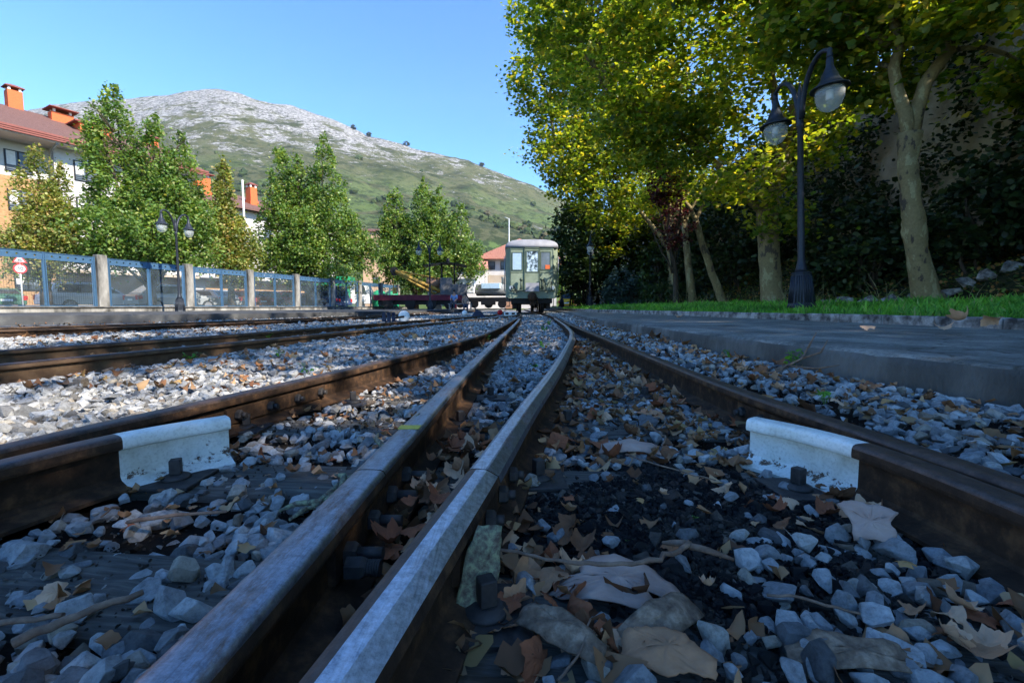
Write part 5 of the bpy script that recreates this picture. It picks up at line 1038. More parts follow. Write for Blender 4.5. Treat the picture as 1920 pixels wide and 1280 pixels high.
def chimney(rf, x, y, z, w=1.0, d=.8, h=1.6):
    c = MB(); c.box((x, y, z+h/2), (w, d, h)); c.box((x, y, z-.1), (w+.15, d+.15, .5)); ch = c.build('chimney', M['orange'], rf)
    m = MB(); 
    for a in (-1, 1):
        for b in (-1, 1): m = MB(); m.box((x+a*w*.36, y+b*d*.36, z+h+.12), (.14, .14, .24)); m.build('vent_pier', M['white'], ch)
    m = MB(); m.lathe([(w*.92, z+h+.24), (w*.92, z+h+.30), (w*.25, z+h+.5)], (x, y, 0), 4, False, 'Z', R(45)); m.build('cap', M['maroon'], ch)
# building 1: local x along the facade (toward the distance), -y faces the street
ang = math.atan2(4.4, 2.5)   # facade direction
def bld(label, loc, rz): return thing('apartment_building', label, 'building', loc, rz)
Fd = Vector((2.5, 4.4)).normalized()
bA = bld('nearest apartment block with ochre brick below white top floor and orange chimneys', (-34.3, 28.6, .2), ang)
# section lengths: brick part x -14..5.0, bay from 5.0..14
bA.scale = (1, 1, .94)
m = MB(); m.b2((-16, 0, 0), (4.4, 12, 9.4)); m.build('brick_wall', M['brick'], bA)
m = MB(); m.b2((-16, .02, 9.4), (4.4, 12, 12.1)); m.build('upper_wall', M['render_white'], bA)
m = MB(); m.b2((4.4, -.9, 2.9), (12.9, 12, 12.1)); m.build('bay_wall', M['render_white'], bA)
m = MB(); m.b2((4.4, .6, 0), (12.9, 12, 2.78)); m.b2((4.2, -1.5, 2.78), (12.9, -.91, 3.0)); m.build('ground_floor_wall', M['render_beige'], bA)
for z in (1.4, 4.3, 7.0, 9.7):
    for x in (-6.5, -1.5, 2.9): window(bA, x, z, 1.3, 1.5, -.03)
for z in (4.3, 7.0, 9.7):
    for x in (6.4, 11.0): window(bA, x, z, 2.0, 1.5, -.93, 3)
m = MB(); m.prism([(-2.2, 12.3), (6, 16.1), (14, 12.3), (14, 12.1), (6, 15.9), (-2.2, 12.1)], -17, 13.6, 'X'); rf = m.build('roof', M['roof_brown'], bA)
m = MB(); m.b2((-17, -2.35, 11.9), (13.6, -2.2, 12.0)); m.b2((-17, -2.38, 12.03), (13.6, -2.2, 12.13)); m.b2((-17, -2.42, 12.16), (13.6, -2.2, 12.3)); m.build('fascia', M['maroon'], rf)
m = MB(); m.b2((-17, -2.18, 11.83), (13.6, .0, 11.94)); m.build('soffit', M['render_white'], rf)
for x, y, z, w, h in ((-1.5, 6, 15.6, .8, 1.7), (2.9, 6, 15.6, .8, 1.7), (4.4, 6, 15.6, .8, 1.7), (6.7, 5, 15.3, 1.3, .9), (12.6, 5, 14.8, .9, 1.2)): chimney(rf, x, y, z, w, .8, h)
m = MB(); m.box((7.9, 3.4, 14.7), (1.9, 2.2, .9)); m.build('dormer', M['orange'], rf); m = MB(); m.lathe([(1.8, 15.15), (1.8, 15.25), (.3, 15.7)], (7.9, 3.4, 0), 4, False, 'Z', R(45)); m.build('dormer_roof', M['maroon'], rf)
m = MB(); m.tube([(4.3, -1.0, 0), (4.3, -1.0, 11.5), (4.3, -2.1, 11.8)], .07, 8); m.build('downpipe', M['grey_metal'], bA)
bB = bld('second apartment block with a white gable end and brown roof behind the slim oak', (-25.5, 46, .2), R(62))
m = MB(); m.b2((-6, 0, 0), (9.5, 12, 9.6)); m.build('wall', M['render_white'], bB)
for z in (3.9, 6.8):
    for x in (-3, 1.0, 5.0, 8): window(bB, x, z, 1.5, 1.5, -.03)
m = MB(); m.b2((-6, -1.2, 2.8), (9.5, 0, 3.0)); m.build('canopy', M['render_white'], bB)
m = MB(); m.b2((-5, -.05, 0), (8, -.01, 2.6)); m.build('shop_front', M['brick'], bB)
rf = gable_roof(bB, -6, 9.5, 0, 12, 9.7, 2.6, M['roof_brown'], .9)
for x, y, w in ((-3.5, 2.5, 1.2), (1.0, 2.0, .7), (5.5, 2.6, 2.4)): chimney(rf, x, y, 10.9, w, .8, 1.5)
bC = bld('peach rendered tower block seen in the gap between two oaks', (-17.2, 53, .2), R(10))
m = MB(); m.b2((0, 0, 0), (2.7, 8, 8.9)); m.build('wall', M['render_pink'], bC); rf = gable_roof(bC, 0, 2.7, 0, 8, 9.0, .8, M['roof_brown'], .3)
for z in (2.6, 6.3): window(bC, 1.5, z, .8, 1.1, -.03, 2, False)
bD = bld('old white house with red tiled roof and arched stone window left of the coach', (-3.4, 58, .2), R(-3))
m = MB(); m.b2((0, 0, 0), (9, 9, 6.3)); m.build('wall', M['render_white'], bD)
m = MB(); m.b2((.4, -.04, 1.9), (4.2, -.01, 4.2)); m.build('stone_panel', M['render_beige'], bD)
m = MB(); m.prism([(-1.2, 6.3), (10, 6.3), (4.4, 8.6)], -1.0, 10, 'Y'); m.b2((-1.2, -1, 6.15), (10, 10, 6.3)); rf = m.build('roof', M['roof_red'], bD)
window(bD, 2.6, 4.9, 1.3, 1.0, -.06, 2, False); window(bD, .8, 4.9, .9, 1.0, -.06, 1, False)
for x0 in (3.2,):
    m = MB(); arc = [(x0-.3, 2.5), (x0+.3, 2.5), (x0+.3, 3.4), (x0+.15, 3.7), (x0, 3.8), (x0-.15, 3.7), (x0-.3, 3.4)]; m.prism([(x0+(x-x0)*1.5, 3.1+(z-3.1)*1.25) for x, z in arc], -.09, -.045); f = m.build('arched_window', M['render_pink'], bD)
    m = MB(); m.prism(arc, -.12, -.095); m.build('pane', M['win_frame'], f)
m = MB(); m.prism([(2.6, 0), (3.8, 0), (3.8, 1.2), (3.2, 1.7), (2.6, 1.2)], -.1, -.05); m.build('arched_door', M['brown_drum'], bD)
bE = bld('lower white house with a side roof between the rightmost oak and the old house', (-6.6, 54, .2), R(4))
m = MB(); m.b2((0, 0, 0), (3.4, 6, 4.6)); m.build('wall', M['render_white'], bE); gable_roof(bE, 0, 3.4, 0, 6, 4.7, 1.2, M['roof_red'], .4); window(bE, 1.2, 2.4, .9, 1.0, -.03, 2, False)
for k, (x, y, z, lab) in enumerate([(-200, 640, 95, 'tiny white farmhouse high on the hillside'), (-188, 652, 98, 'tiny farmhouse with a red roof just right of the white one')]):
    t = thing('farmhouse', lab, 'house', (x, y, z), .3); m = MB(); m.b2((-5, -3, -6), (5, 3, 4)); m.build('wall', M['render_white'], t); gable_roof(t, -5, 5, -3, 3, 4.1, 2, M['roof_red'], .4)

# ------------------------------------------------------------ railway coach
cX, cY = .86, 19.9
ct = thing('railway_coach', 'old pale green railway coach with a grey roof standing at the end of the track', 'railway coach', (cX, cY, .13))
z0, z1 = .70, 2.78; w = 1.14; ch = .20
plan = [(-w, ch*1.6), (-w+ch, 0), (w-ch, 0), (w, ch*1.6), (w, 13), (-w, 13)]
m = MB(); m.prism(plan, z0, z1+.12, 'Z'); m.build('body', M['coach_green'], ct, .02)
m = MB(); rfp = []
for k in range(17):
    a = math.pi*k/16; rfp.append((1.17*math.copysign(abs(math.cos(a))**.55, math.cos(a)), 2.86+.36*math.sin(a)**.8))
L = 17; vs = []; ys = [(-.05, .93, .0), (.0, .97, .04), (.35, 1.0, .08), (13.05, 1.0, .08)]
for (yy, sc, dz) in ys:
    for (x, z) in rfp: vs.append((x*sc, yy, 2.86+(z-2.86)*(.86+dz*1.6)))
fs = [(i*L+k, i*L+k+1, (i+1)*L+k+1, (i+1)*L+k) for i in range(3) for k in range(L-1)]+[tuple(range(L)), tuple(range(3*L, 4*L))]+[(i*L, (i+1)*L, (i+1)*L+L-1, i*L+L-1) for i in range(3)]
m.add(vs, fs, True); m.build('roof', M['coach_roof'], ct)
# mouldings
m = MB()
for zz in (1.78, .985, 2.77): m.b2((-.92, -.012, zz-.012), (-.34, .0, zz+.012)); m.b2((.36, -.012, zz-.012), (.92, .0, zz+.012))
m.b2((-.93, -.012, 1.0), (-.905, 0, 2.75)); m.b2((.905, -.012, 1.0), (.93, 0, 2.75)); m.build('moulding', M['coach_dark'], ct)
# end door
m = MB(); m.b2((-.30, -.025, .95), (.32, -.003, 2.80)); dr = m.build('end_door', M['coach_green'], ct, .008)
m = MB(); 
for x in (-.315, .335): m.b2((x-.02, -.045, .9), (x+.02, -.003, 2.84))
m.b2((-.335, -.045, 2.80), (.355, -.003, 2.86)); m.build('door_frame', M['coach_dark'], dr)
M['coach_glass'] = nmat('coach_glass', [(.42, (.02, .025, .03)), (.5, (.25, .33, .40)), (.56, (.5, .6, .7))], 5, .06, 0, 0)
M['blue_blind'] = plain('pale_blue_blind', (.34, .46, .58), .5, 0, .1)
for (xa, xb, za, zb, mt, par) in ((-.83, -.44, 1.90, 2.62, 'blue_blind', ct), (-.22, .26, 1.82, 2.68, 'coach_glass', dr), (.40, .78, 1.92, 2.64, 'win_glass', ct)):
    yf = -.048 if par is dr else -.03
    m = MB(); t_ = .035
    m.b2((xa-t_, yf, za-t_), (xa, -.001+(yf+.028 if par is dr else 0), zb+t_)); m.b2((xb, yf, za-t_), (xb+t_, -.001+(yf+.028 if par is dr else 0), zb+t_)); m.b2((xa, yf, zb), (xb, -.001+(yf+.028 if par is dr else 0), zb+t_)); m.b2((xa, yf, za-t_), (xb, -.001+(yf+.028 if par is dr else 0), za)); f = m.build('window', M['coach_dark'], par)
    m = MB(); m.b2((xa, yf+.012, za), (xb, yf+.018, zb)); m.build('pane', M[mt], f)
m = MB(); m.b2((.58, -.035, 1.93), (.775, -.022, 2.10)); m.build('red_panel', M['orange'], ct)
# side pillars and side windows
for sg in (-1, 1):
    m = MB(); m.b2((sg*1.145, .5, 1.7), (sg*1.155, 12.6, 2.6)); m.build('side_window_band', M['win_glass'], ct)
    for yy in (.45, 1.2): m = MB(); m.tube([(sg*1.19, yy, 1.0), (sg*1.19, yy, 2.5)], .018, 6); m.tube([(sg*1.14, yy, 1.0), (sg*1.19, yy, 1.0)], .015, 6); m.tube([(sg*1.14, yy, 2.5), (sg*1.19, yy, 2.5)], .015, 6); m.build('handrail', M['rim'], ct)
m = MB(); m.b2((-1.02, -.07, .66), (1.02, 0, .98)); m.build('buffer_beam', M['coach_green'], ct, .01)
m = MB(); m.b2((-.28, -.30, .98), (.30, -.27, 1.32)); m.b2((-.30, -.30, .95), (.32, -.03, .98)); m.build('gangway_plate', M['coach_roof'], ct)
m = MB(); m.tube([(-.95, -.12, .98), (-.45, -.2, 1.0), (.45, -.2, 1.0), (.95, -.12, .98)], .025, 8)
for x in (-.46, .42): m.tube([(x, -.16, .98), (x, -.16, 1.45)], .045, 8); m.lathe([(.0, -.26), (.07, -.24), (.075, -.14)], (x, 0, 1.47), 12, True, 'Y')
m.build('end_rail', M['coach_dark'], ct)
m = MB()
for (xa, xb, zt) in ((.48, .85, 1.5), (-.80, -.5, 1.2), (-.9, -.66, 1.15)):
    m.tube([(xa, -.12, 1.05), (xa+.02, -.17, zt), ((xa+xb)/2, -.2, .86), (xb, -.17, zt-.1), (xb, -.12, 1.0)], .018, 6)
m.tube([(.55, -.1, .95), (.86, -.14, 1.65), (.7, -.12, 1.7)], .014, 6); m.build('brake_hose', M['black'], ct)
m = MB()
for x in (-.90, .90): m.lathe([(.085, -.10), (.09, -.05), (.07, 0)], (x, 0, 1.12), 14, True, 'Y')
m.build('tail_lamp', M['rim'], ct)
m = MB(); m.lathe([(.06, 0), (.06, -.35), (.20, -.38), (.20, -.43), (.05, -.46)], (0, 0, .72), 18, True, 'Y'); m.box((0, -.2, .52), (.10, .25, .35)); m.box((0, -.3, .40), (.22, .1, .1)); m.tube([(.24, -.1, .7), (.24, -.2, .3), (.22, -.2, .08)], .03, 8); m.build('coupler', M['rust'], ct)
m = MB(); m.b2((-.9, .1, .45), (.9, 12.8, .66)); m.b2((-.85, .5, .2), (-.65, 2.8, .55)); m.b2((.65, .5, .2), (.85, 2.8, .55)); m.b2((-.85, 10, .2), (-.65, 12.3, .55)); m.b2((.65, 10, .2), (.85, 12.3, .55)); m.build('underframe', M['black'], ct)
for yy in (.85, 2.4, 10.3, 11.9):
    for x in (-.50, .50):
        m = MB(); m.lathe([(.0, -.06), (.36, -.06), (.36, .05), (.39, .05), (.39, .07), (.0, .07)] if x > 0 else [(0, .06), (.36, .06), (.36, -.05), (.39, -.05), (.39, -.07), (0, -.07)], (x, yy, .37), 28, False, 'X'); m.build('wheel', M['black'], ct)
for sg in (-1, 1): m = MB(); m.b2((sg*.95, .25, .30), (sg*1.10, .75, .34)); m.b2((sg*.95, .25, .34), (sg*.98, .28, .66)); m.build('step', M['iron'], ct)

# ------------------------------------------------------------ crane wagon
cr = thing('crane_wagon', 'yellow jibbed rail crane on a dark red flat wagon with a curved black canopy', 'crane', (-7.3, 36.5, .2), R(6))
m = MB(); m.b2((-3.5, -1.0, .72), (3.3, 1.0, 1.15)); m.build('wagon_frame', M['crane_red'], cr, .02)
m = MB(); m.b2((-3.2, -.7, .4), (3.0, .7, .72)); [m.b2((x-.4, -.95, .25), (x+.4, -.8, .75)) for x in (-2.4, -.7, .9, 2.3)]; m.build('underframe', M['black'], cr)
for x in (-2.4, -.7, .9, 2.3): m = MB(); m.lathe([(0, -.80), (.38, -.80), (.38, -.70), (0, -.68)], (x, 0, .38), 20, False, 'Y'); m.build('wheel', M['black'], cr)
m = MB(); a, b = Vector((2.0, 0, 1.3)), Vector((-1.9, 0, 3.0))
for dy in (-.35, .35):
    m.tube([a+Vector((0, dy, 0)), b+Vector((0, dy*.6, 0))], .16, 6); m.tube([a+Vector((-.9, dy, -.05)), b+Vector((.1, dy*.6, -.15))], .10, 6); m.tube([a+Vector((.2, dy, 1.0)), b+Vector((0, dy*.6, .1))], .06, 6)
    for k in range(9):
        u0, u1 = k/9, (k+1)/9; p = (a+Vector((-.9, dy, -.05))).lerp(b+Vector((.1, dy*.6, -.15)), u0); q = (a+Vector((0, dy, 0))).lerp(b+Vector((0, dy*.6, 0)), u1); m.tube([p, q], .035, 5)
        p2 = (a+Vector((.2, dy, 1.0))).lerp(b+Vector((0, dy*.6, .1)), u0)
        if k % 2 == 0: m.tube([p2, q], .035, 5)
for k in range(8): u = k/7; p = a.lerp(b, u); m.tube([p+Vector((0, -.35+.14*u, 0)), p+Vector((0, .35-.14*u, 0))], .04, 5)
m.build('jib', M['yellow'], cr)
m = MB(); m.lathe([(0, -.3), (.30, -.28), (.30, .28), (0, .3)], (-2.0, 0, 3.05), 16, False, 'Y'); m.box((-1.95, 0, 2.85), (.5, .5, .3)); m.build('jib_head', M['black'], cr)
m = MB(); m.tube([(-2.1, 0, 2.8), (-2.1, 0, 1.3)], .04, 6); m.box((-2.0, -.1, 1.5), (.3, .3, .5)); m.build('hook_block', M['yellow'], cr)
m = MB(); m.lathe([(0, -.55), (.42, -.5), (.42, .5), (0, .55)], (1.0, 0, 2.15), 18, True, 'X'); m.build('boiler_drum', M['brown_drum'], cr)
m = MB(); m.b2((1.6, -.9, 1.16), (2.5, .9, 2.5)); m.b2((2.5, -.9, 1.0), (3.7, .9, 2.0)); m.build('machine_house', plain('sooty_grey_metal', (.11, .11, .115), .7, 0, .35, 2), cr, .03)
m = MB()
for (x, y) in ((1.7, -.7), (1.7, .7), (2.7, -.7), (2.7, .7)): m.tube([(x, y, 2.0), (x, y, 3.6)], .05, 6)
m.tube([(2.8, -.7, 2.2), (3.4, -.7, 3.3)], .05, 6); m.build('canopy_post', M['black'], cr)
m = MB(); vs = []; K = 13
for yy in (-1.0, 1.0):
    for k in range(K): u = k/(K-1); x = .3+3.4*u; vs.append((x, yy, 3.45+.32*math.sin(u*math.pi*.85)-.15*u)); 
    for k in range(K): u = k/(K-1); x = .3+3.4*u; vs.append((x, yy, 3.40+.32*math.sin(u*math.pi*.85)-.15*u))
fs = []
for k in range(K-1): fs += [(k, k+1, 2*K+k+1, 2*K+k), (K+k, 3*K+k, 3*K+k+1, K+k+1), (k, K+k, K+k+1, k+1), (2*K+k, 2*K+k+1, 3*K+k+1, 3*K+k)]
m.add(vs, fs); m.tube([(2.2, 0, 3.6), (2.2, 0, 4.1)], .12, 10); m.build('canopy_roof', M['black'], cr)

# ------------------------------------------------------------ small locomotive and its neighbours
lo = thing('small_locomotive', 'small white and grey steam locomotive behind the two people', 'locomotive', (-5.2, 44, .2), R(-14))
m = MB(); m.b2((-.3, -.8, 1.5), (1.9, .8, 2.75)); m.b2((-.45, -.9, 2.75), (2.0, .9, 2.85)); cb = m.build('cab', M['white'], lo, .05)
m = MB(); 
for x in (.6, 1.2): m.lathe([(0, -.83), (.16, -.83), (.16, -.805)], (x, 0, 2.25), 16, False, 'Y')
m.build('round_window', M['win_frame'], cb)
m = MB(); m.lathe([(0, 1.9), (.55, 1.95), (.55, 5.0), (.45, 5.1), (0, 5.1)], (0, 0, 1.8), 20, True, 'X'); m.lathe([(.16, 2.3), (.16, 2.9), (.24, 3.0)], (4.5, 0, 0), 12); m.build('boiler', M['grey_metal'], lo)
m = MB(); m.b2((2.6, -.8, 1.9), (4.4, .8, 2.4)); m.build('side_tank', plain('pale_blue_paint', (.45, .6, .72), .5), lo, .03)
m = MB(); m.b2((-.6, -.8, .7), (5.4, .8, 1.1)); m.b2((2.6, -.9, .4), (4.0, -.8, .8)); m.build('frame', M['black'], lo)
for x in (.5, 1.9, 3.3, 4.6): m = MB(); m.lathe([(0, -.78), (.40, -.78), (.40, -.66), (0, -.66)], (x, 0, .5), 20, False, 'Y'); m.build('wheel', M['black'], lo)
kt2 = thing('booth', 'white booth with a greenish pane right of the crane', 'booth', (-6.5, 38.5, .2), R(5))
m = MB(); m.b2((-.55, -.4, 0), (.55, .4, 2.5)); m.b2((-.6, -.45, 2.5), (.6, .45, 2.6)); m.build('cabinet', M['white'], kt2, .02); m = MB(); m.b2((-.35, -.43, .9), (.35, -.405, 2.2)); m.build('pane', plain('greenish_pane', (.25, .38, .33), .2), kt2)
sg = thing('information_sign', 'small blue square sign on a thin post near the white booth', 'sign', (-4.6, 38, .2))
m = MB(); m.tube([(0, 0, 0), (0, 0, 2.1)], .04, 8); m.build('post', M['galv'], sg); m = MB(); m.b2((-.2, -.06, 1.65), (.2, -.04, 2.1)); m.build('plate', M['blue_sign'], sg)
m = MB(); m.b2((-.9, -.3, 0), (.5, .3, .9)); m.b2((-.95, -.35, .9), (.55, .35, .95)); o = m.build('red_bench_box', plain('crimson_paint', (.55, .03, .10), .5), None, .02); o.location = (-5.0, 38.6, .3); o.scale = (.6, 1, .7); tag(o, 'crimson box behind the seated people', 'box')

def person(label, loc, rz, shirt, seated=True):
    t = thing('person', label, 'person', loc, rz)
    P = [(0, 0, .95), (0, .02, 1.18), (0, .03, 1.42), (0, .0, 1.50), (0, -.02, 1.60), (0, -.02, 1.72)]; E = [(0, 1), (1, 2), (2, 3), (3, 4), (4, 5)]; Rr = [.15, .13, .16, .06, .09, .085]
    for s in (-1, 1):
        b = len(P); P += [(s*.10, -.02, .90), (s*.12, -.42, .88 if seated else .50), (s*.12, -.46, .45 if seated else .1), (s*.12, -.56, .40 if seated else .04)]; E += [(0, b), (b, b+1), (b+1, b+2), (b+2, b+3)]; Rr += [.10, .07, .05, .035]
        b = len(P); P += [(s*.20, .02, 1.40), (s*.25, -.08, 1.14), (s*.16, -.32, 1.02), (s*.13, -.40, 1.01)]; E += [(2, b), (b, b+1), (b+1, b+2), (b+2, b+3)]; Rr += [.06, .048, .036, .03]
    def sk(name, P, E, Rr, mat, parent):
        me = bpy.data.meshes.new(name); me.from_pydata(P, E, []); me.materials.append(mat); o = put(name, me, parent); md = o.modifiers.new('skin', 'SKIN')
        sv = me.skin_vertices[0] if me.skin_vertices else None
        if sv is None:
            bpy.context.view_layer.objects.active = o; o.select_set(True); sv = me.skin_vertices[0]
        for i, r in enumerate(Rr): sv.data[i].radius = (r, r)
        sv.data[0].use_root = True; s2 = o.modifiers.new('sub', 'SUBSURF'); s2.levels = 1; s2.render_levels = 1; return o
    body = sk('body', P, E, Rr, M['skin'], t)
    sk('shirt', [P[0], P[1], P[2], P[10], P[11], P[18], P[19]], [(0, 1), (1, 2), (2, 3), (3, 4), (2, 5), (5, 6)], [.165, .15, .175, .078, .066, .078, .066], M[shirt], t)
    sk('trousers', [P[0], P[6], P[7], P[8], P[14], P[15], P[16]], [(0, 1), (1, 2), (2, 3), (0, 4), (4, 5), (5, 6)], [.165, .115, .085, .065, .115, .085, .065], M['trousers'], t)
    m = MB(); m.lathe([(0, 1.83), (.07, 1.81), (.10, 1.74), (.10, 1.68), (.07, 1.66)], (0, .015, 0), 14); m.build('hair', M['hair'], t)
    return t
person('person in a blue shirt sitting on a bench right of the crane', (-4.35, 34.4, -.12), R(-10), 'shirt_blue')
person('person in a tan shirt sitting lower to the right of the one in blue', (-3.45, 34.0, -.38), R(5), 'shirt_tan')
bn = thing('bench', 'low grey bench under the two seated people', 'bench', (-3.9, 34.4, .2)); m = MB(); m.b2((-.9, -.2, .42), (.9, .25, .48)); m.build('seat', M['grey_metal'], bn)
for x in (-.8, .8): m = MB(); m.b2((x-.04, -.15, 0), (x+.04, .2, .42)); m.build('leg', M['grey_metal'], bn)

# switch levers
lv = thing('switch_lever', 'dark switch box with a round white counterweight between the left tracks', 'switch lever', (-2.55, 9.9, .08), R(12))
m = MB(); 
for x in (-.22, -.12, -.02): m.b2((x-.035, -.10, 0), (x+.035, .12, .20)); m.lathe([(.035, -.10), (.035, .12)], (x, 0, .20), 12, True, 'Y')
m.build('iron_housing', M['boxblue'], lv)
m = MB(); m.lathe([(0, -.05), (.10, -.05), (.125, -.03), (.125, .03), (.10, .05), (0, .05)], (.20, 0, .14), 28, True, 'Y'); m.build('counterweight', M['white'], lv)
m = MB(); m.tube([(-.05, -.02, .10), (.2, -.06, .14)], .022, 8); m.build('arm', M['rust'], lv)
lv = thing('switch_lever', 'tall leaning black switch lever with a pale ball, left of the coach', 'switch lever', (-1.15, 15.2, .08))
m = MB(); m.prism([(-.2, 0), (.28, 0), (.1, .22), (-.05, .25)], -.1, .1); m.build('iron_base', M['boxblue'], lv); m = MB(); m.tube([(.02, 0, .15), (-.38, 0, .75)], .022, 8); m.build('lever', M['black'], lv); m = MB(); m.lathe([(0, -.10), (.08, -.06), (.10, 0), (.08, .06), (0, .10)], (-.42, -.05, .14), 16); m.build('ball_weight', M['white'], lv)
lv = thing('red_switch_signal', 'small red and white low signal box just left of the coach wheels', 'signal', (-.45, 17.2, .08)); m = MB(); m.lathe([(0, -.1), (.10, -.08), (.10, .08), (0, .1)], (0, 0, .14), 14, True, 'Y'); m.build('red_drum', M['red_lamp'], lv); m = MB(); m.b2((.15, -.08, .02), (.62, .08, .16)); m.build('white_box', M['white'], lv, .01)
m = MB(); m.b2((.2, -.09, .06), (.32, -.081, .13)); m.b2((.44, -.09, .06), (.56, -.081, .13)); m.build('dark_slot', M['black'], lv)

# ------------------------------------------------------------ vehicles
def car(label, loc, rz, paint, L=4.5, W=1.75, H=1.45, estate=False, name='parked_car', cat='car'):
    t = thing(name, label, cat, loc, rz, 'cars parked in the street'); hw = W/2
    # side profile (x forward, z), widths taper in the glasshouse
    low = [(-L/2, .35), (-L/2-.0, .78), (-L/2+.10, .92), (-.1*L-.9, .95), (L*.18, .95), (L/2-.15, .78), (L/2, .60), (L/2, .32)]
    cabin = [(-L/2+.18, .93), (-L/2+(.42 if estate else .85), H-.06), (-L/2+(.7 if estate else 1.2), H), (L*.05, H), (L*.22+.05, .95)]
    m = MB(); vs = []
    for s in (-1, 1): vs += [(x, s*(hw-(.06 if z < .4 else (.0 if z < .9 else .05))), z) for x, z in low]
    n = len(low); m.add(vs, [tuple(range(n)), tuple(range(n, 2*n))[::-1]]+[(i, (i+1) % n, n+(i+1) % n, n+i) for i in range(n)])
    vs = []; 
    for s in (-1, 1): vs += [(x, s*(hw-.08-(z-.93)/(H-.93)*.16), z) for x, z in cabin]
    n = len(cabin); m.add(vs, [tuple(range(n)), tuple(range(n, 2*n))[::-1]]+[(i, (i+1) % n, n+(i+1) % n, n+i) for i in range(n)])
    body = m.build('body', paint, t, .05, 3)
    for s in (-1, 1):
        m = MB(); q = [(-L/2+(.45 if estate else .75), 1.0), (-L/2+(.62 if estate else 1.1), H-.12), (L*.04, H-.10), (L*.19, 1.0)]; yy = lambda z: s*(hw-.08-(z-.93)/(H-.93)*.16+.012)
        m.add([(x, yy(z), z) for x, z in q]+[(x, yy(z)-s*.02, z) for x, z in q], [(0, 1, 2, 3), (4, 5, 6, 7)]+[(i, (i+1) % 4, 4+(i+1) % 4, 4+i) for i in range(4)]); m.build('side_window', M['car_glass'], t)
    a, b = cabin[0], cabin[1]; m = MB(); m.add([(a[0]+(b[0]-a[0])*u-.02, y, a[1]+(b[1]-a[1])*u) for u, y in ((.15, -hw+.22), (.15, hw-.22), (.88, hw-.3), (.88, -hw+.3))]+[(a[0]+(b[0]-a[0])*u+.02, y, a[1]+(b[1]-a[1])*u) for u, y in ((.15, -hw+.22), (.15, hw-.22), (.88, hw-.3), (.88, -hw+.3))], [(0, 1, 2, 3), (4, 5, 6, 7), (0, 1, 5, 4), (1, 2, 6, 5), (2, 3, 7, 6), (3, 0, 4, 7)]); m.build('rear_window', M['car_glass'], t)
    a, b = cabin[4], cabin[3]; m = MB(); m.add([(a[0]+(b[0]-a[0])*u+dx, y, a[1]+(b[1]-a[1])*u) for dx in (.02, -.02) for u, y in ((.1, -hw+.2), (.1, hw-.2), (.9, hw-.3), (.9, -hw+.3))], [(0, 1, 2, 3), (4, 5, 6, 7), (0, 1, 5, 4), (1, 2, 6, 5), (2, 3, 7, 6), (3, 0, 4, 7)]); m.build('windscreen', M['car_glass'], t)
    for s in (-1, 1):
        m = MB(); m.box((-L/2+.01, s*(hw-.16), .74), (.06, .22, .26)); m.box((-L/2+.12, s*(hw-.01), .76), (.2, .03, .2)); m.build('tail_light', M['red_lamp'], t, .01)
        m = MB(); m.box((L/2-.08, s*(hw-.22), .68), (.12, .3, .13)); m.build('headlight', M['rim'], t, .02)
        for x in (-L*.3, L*.31):
            m = MB(); m.lathe([(0, s*(hw-.18)), (.31, s*(hw-.18)), (.31, s*(hw+.005)), (.22, s*(hw+.005))], (x, 0, .31), 20, False, 'Y'); w_ = m.build('wheel', M['tyre'], t); m = MB(); m.lathe([(0, s*(hw-.01)), (.21, s*(hw-.01)), (.21, s*(hw+.01)), (0, s*(hw+.012))], (x, 0, .31), 16, False, 'Y'); m.build('rim', M['rim'], w_)
    m = MB(); m.box((-L/2-.012, 0, .62), (.02, .5, .11)); m.build('number_plate', M['white'], t)
    if estate:
        m = MB()
        for s in (-1, 1): m.tube([(-L/2+.7, s*(hw-.28), H+.05), (L*.02, s*(hw-.28), H+.05)], .02, 6)
        m.build('roof_rail', M['grey_metal'], t)
    return t
pw = plain('white_car_paint', (.72, .72, .72), .25, 0, .04); pr = plain('red_car_paint', (.42, .03, .03), .25, 0, .04); pg = plain('silver_car_paint', (.38, .40, .41), .25, .3, .04); pb = plain('dark_blue_car_paint', (.03, .05, .12), .22, 0, .04); po = plain('copper_car_paint', (.40, .12, .05), .25, .2, .04); pgr = plain('dark_green_car_paint', (.05, .12, .08), .25, 0, .04)
car('white estate car seen from behind through the second fence panel', (-23.7, 26.0, .2), R(62), pw, 4.6, 1.8, 1.55, True)
car('pale silver hatchback beyond the white estate car', (-19.9, 27.0, .2), R(62), pg, 4.4, 1.75, 1.5)
car('dark green low car showing under the leftmost oak', (-31.2, 27.6, .2), R(150), pgr, 4.4, 1.75, 1.35)
car('silver grey saloon just left of the near lamp base', (-21.2, 31.8, .2), R(160), pg, 4.5, 1.75, 1.40)
car('copper coloured car just right of the left lamp', (-19.8, 33.5, .2), R(158), po, 4.4, 1.75, 1.42)
car('dark blue car right of the copper one', (-18.6, 34.8, .2), R(75), pb, 4.2, 1.75, 1.40)
car('red and white parked car behind the bushes of the slim oak', (-18.0, 36.6, .2), R(70), pr, 4.2, 1.75, 1.45)
car('small red car seen between the fourth and fifth posts', (-17.2, 38.5, .2), R(70), pr, 4.2, 1.75, 1.38)
car('dark blue people carrier left of the white van', (-15.6, 37, .2), R(165), pb, 4.9, 1.85, 1.9, True)
car('yellow parked car glimpsed right of the coach', (6.1, 50, .2), R(80), plain('yellow_car_paint', (.8, .42, .03), .3, 0, .04), 4.4, 1.8, 1.9, True)
vn = thing('truck', 'green box truck with a white cab seen through the fence', 'truck', (-16.2, 43, .2), R(4))
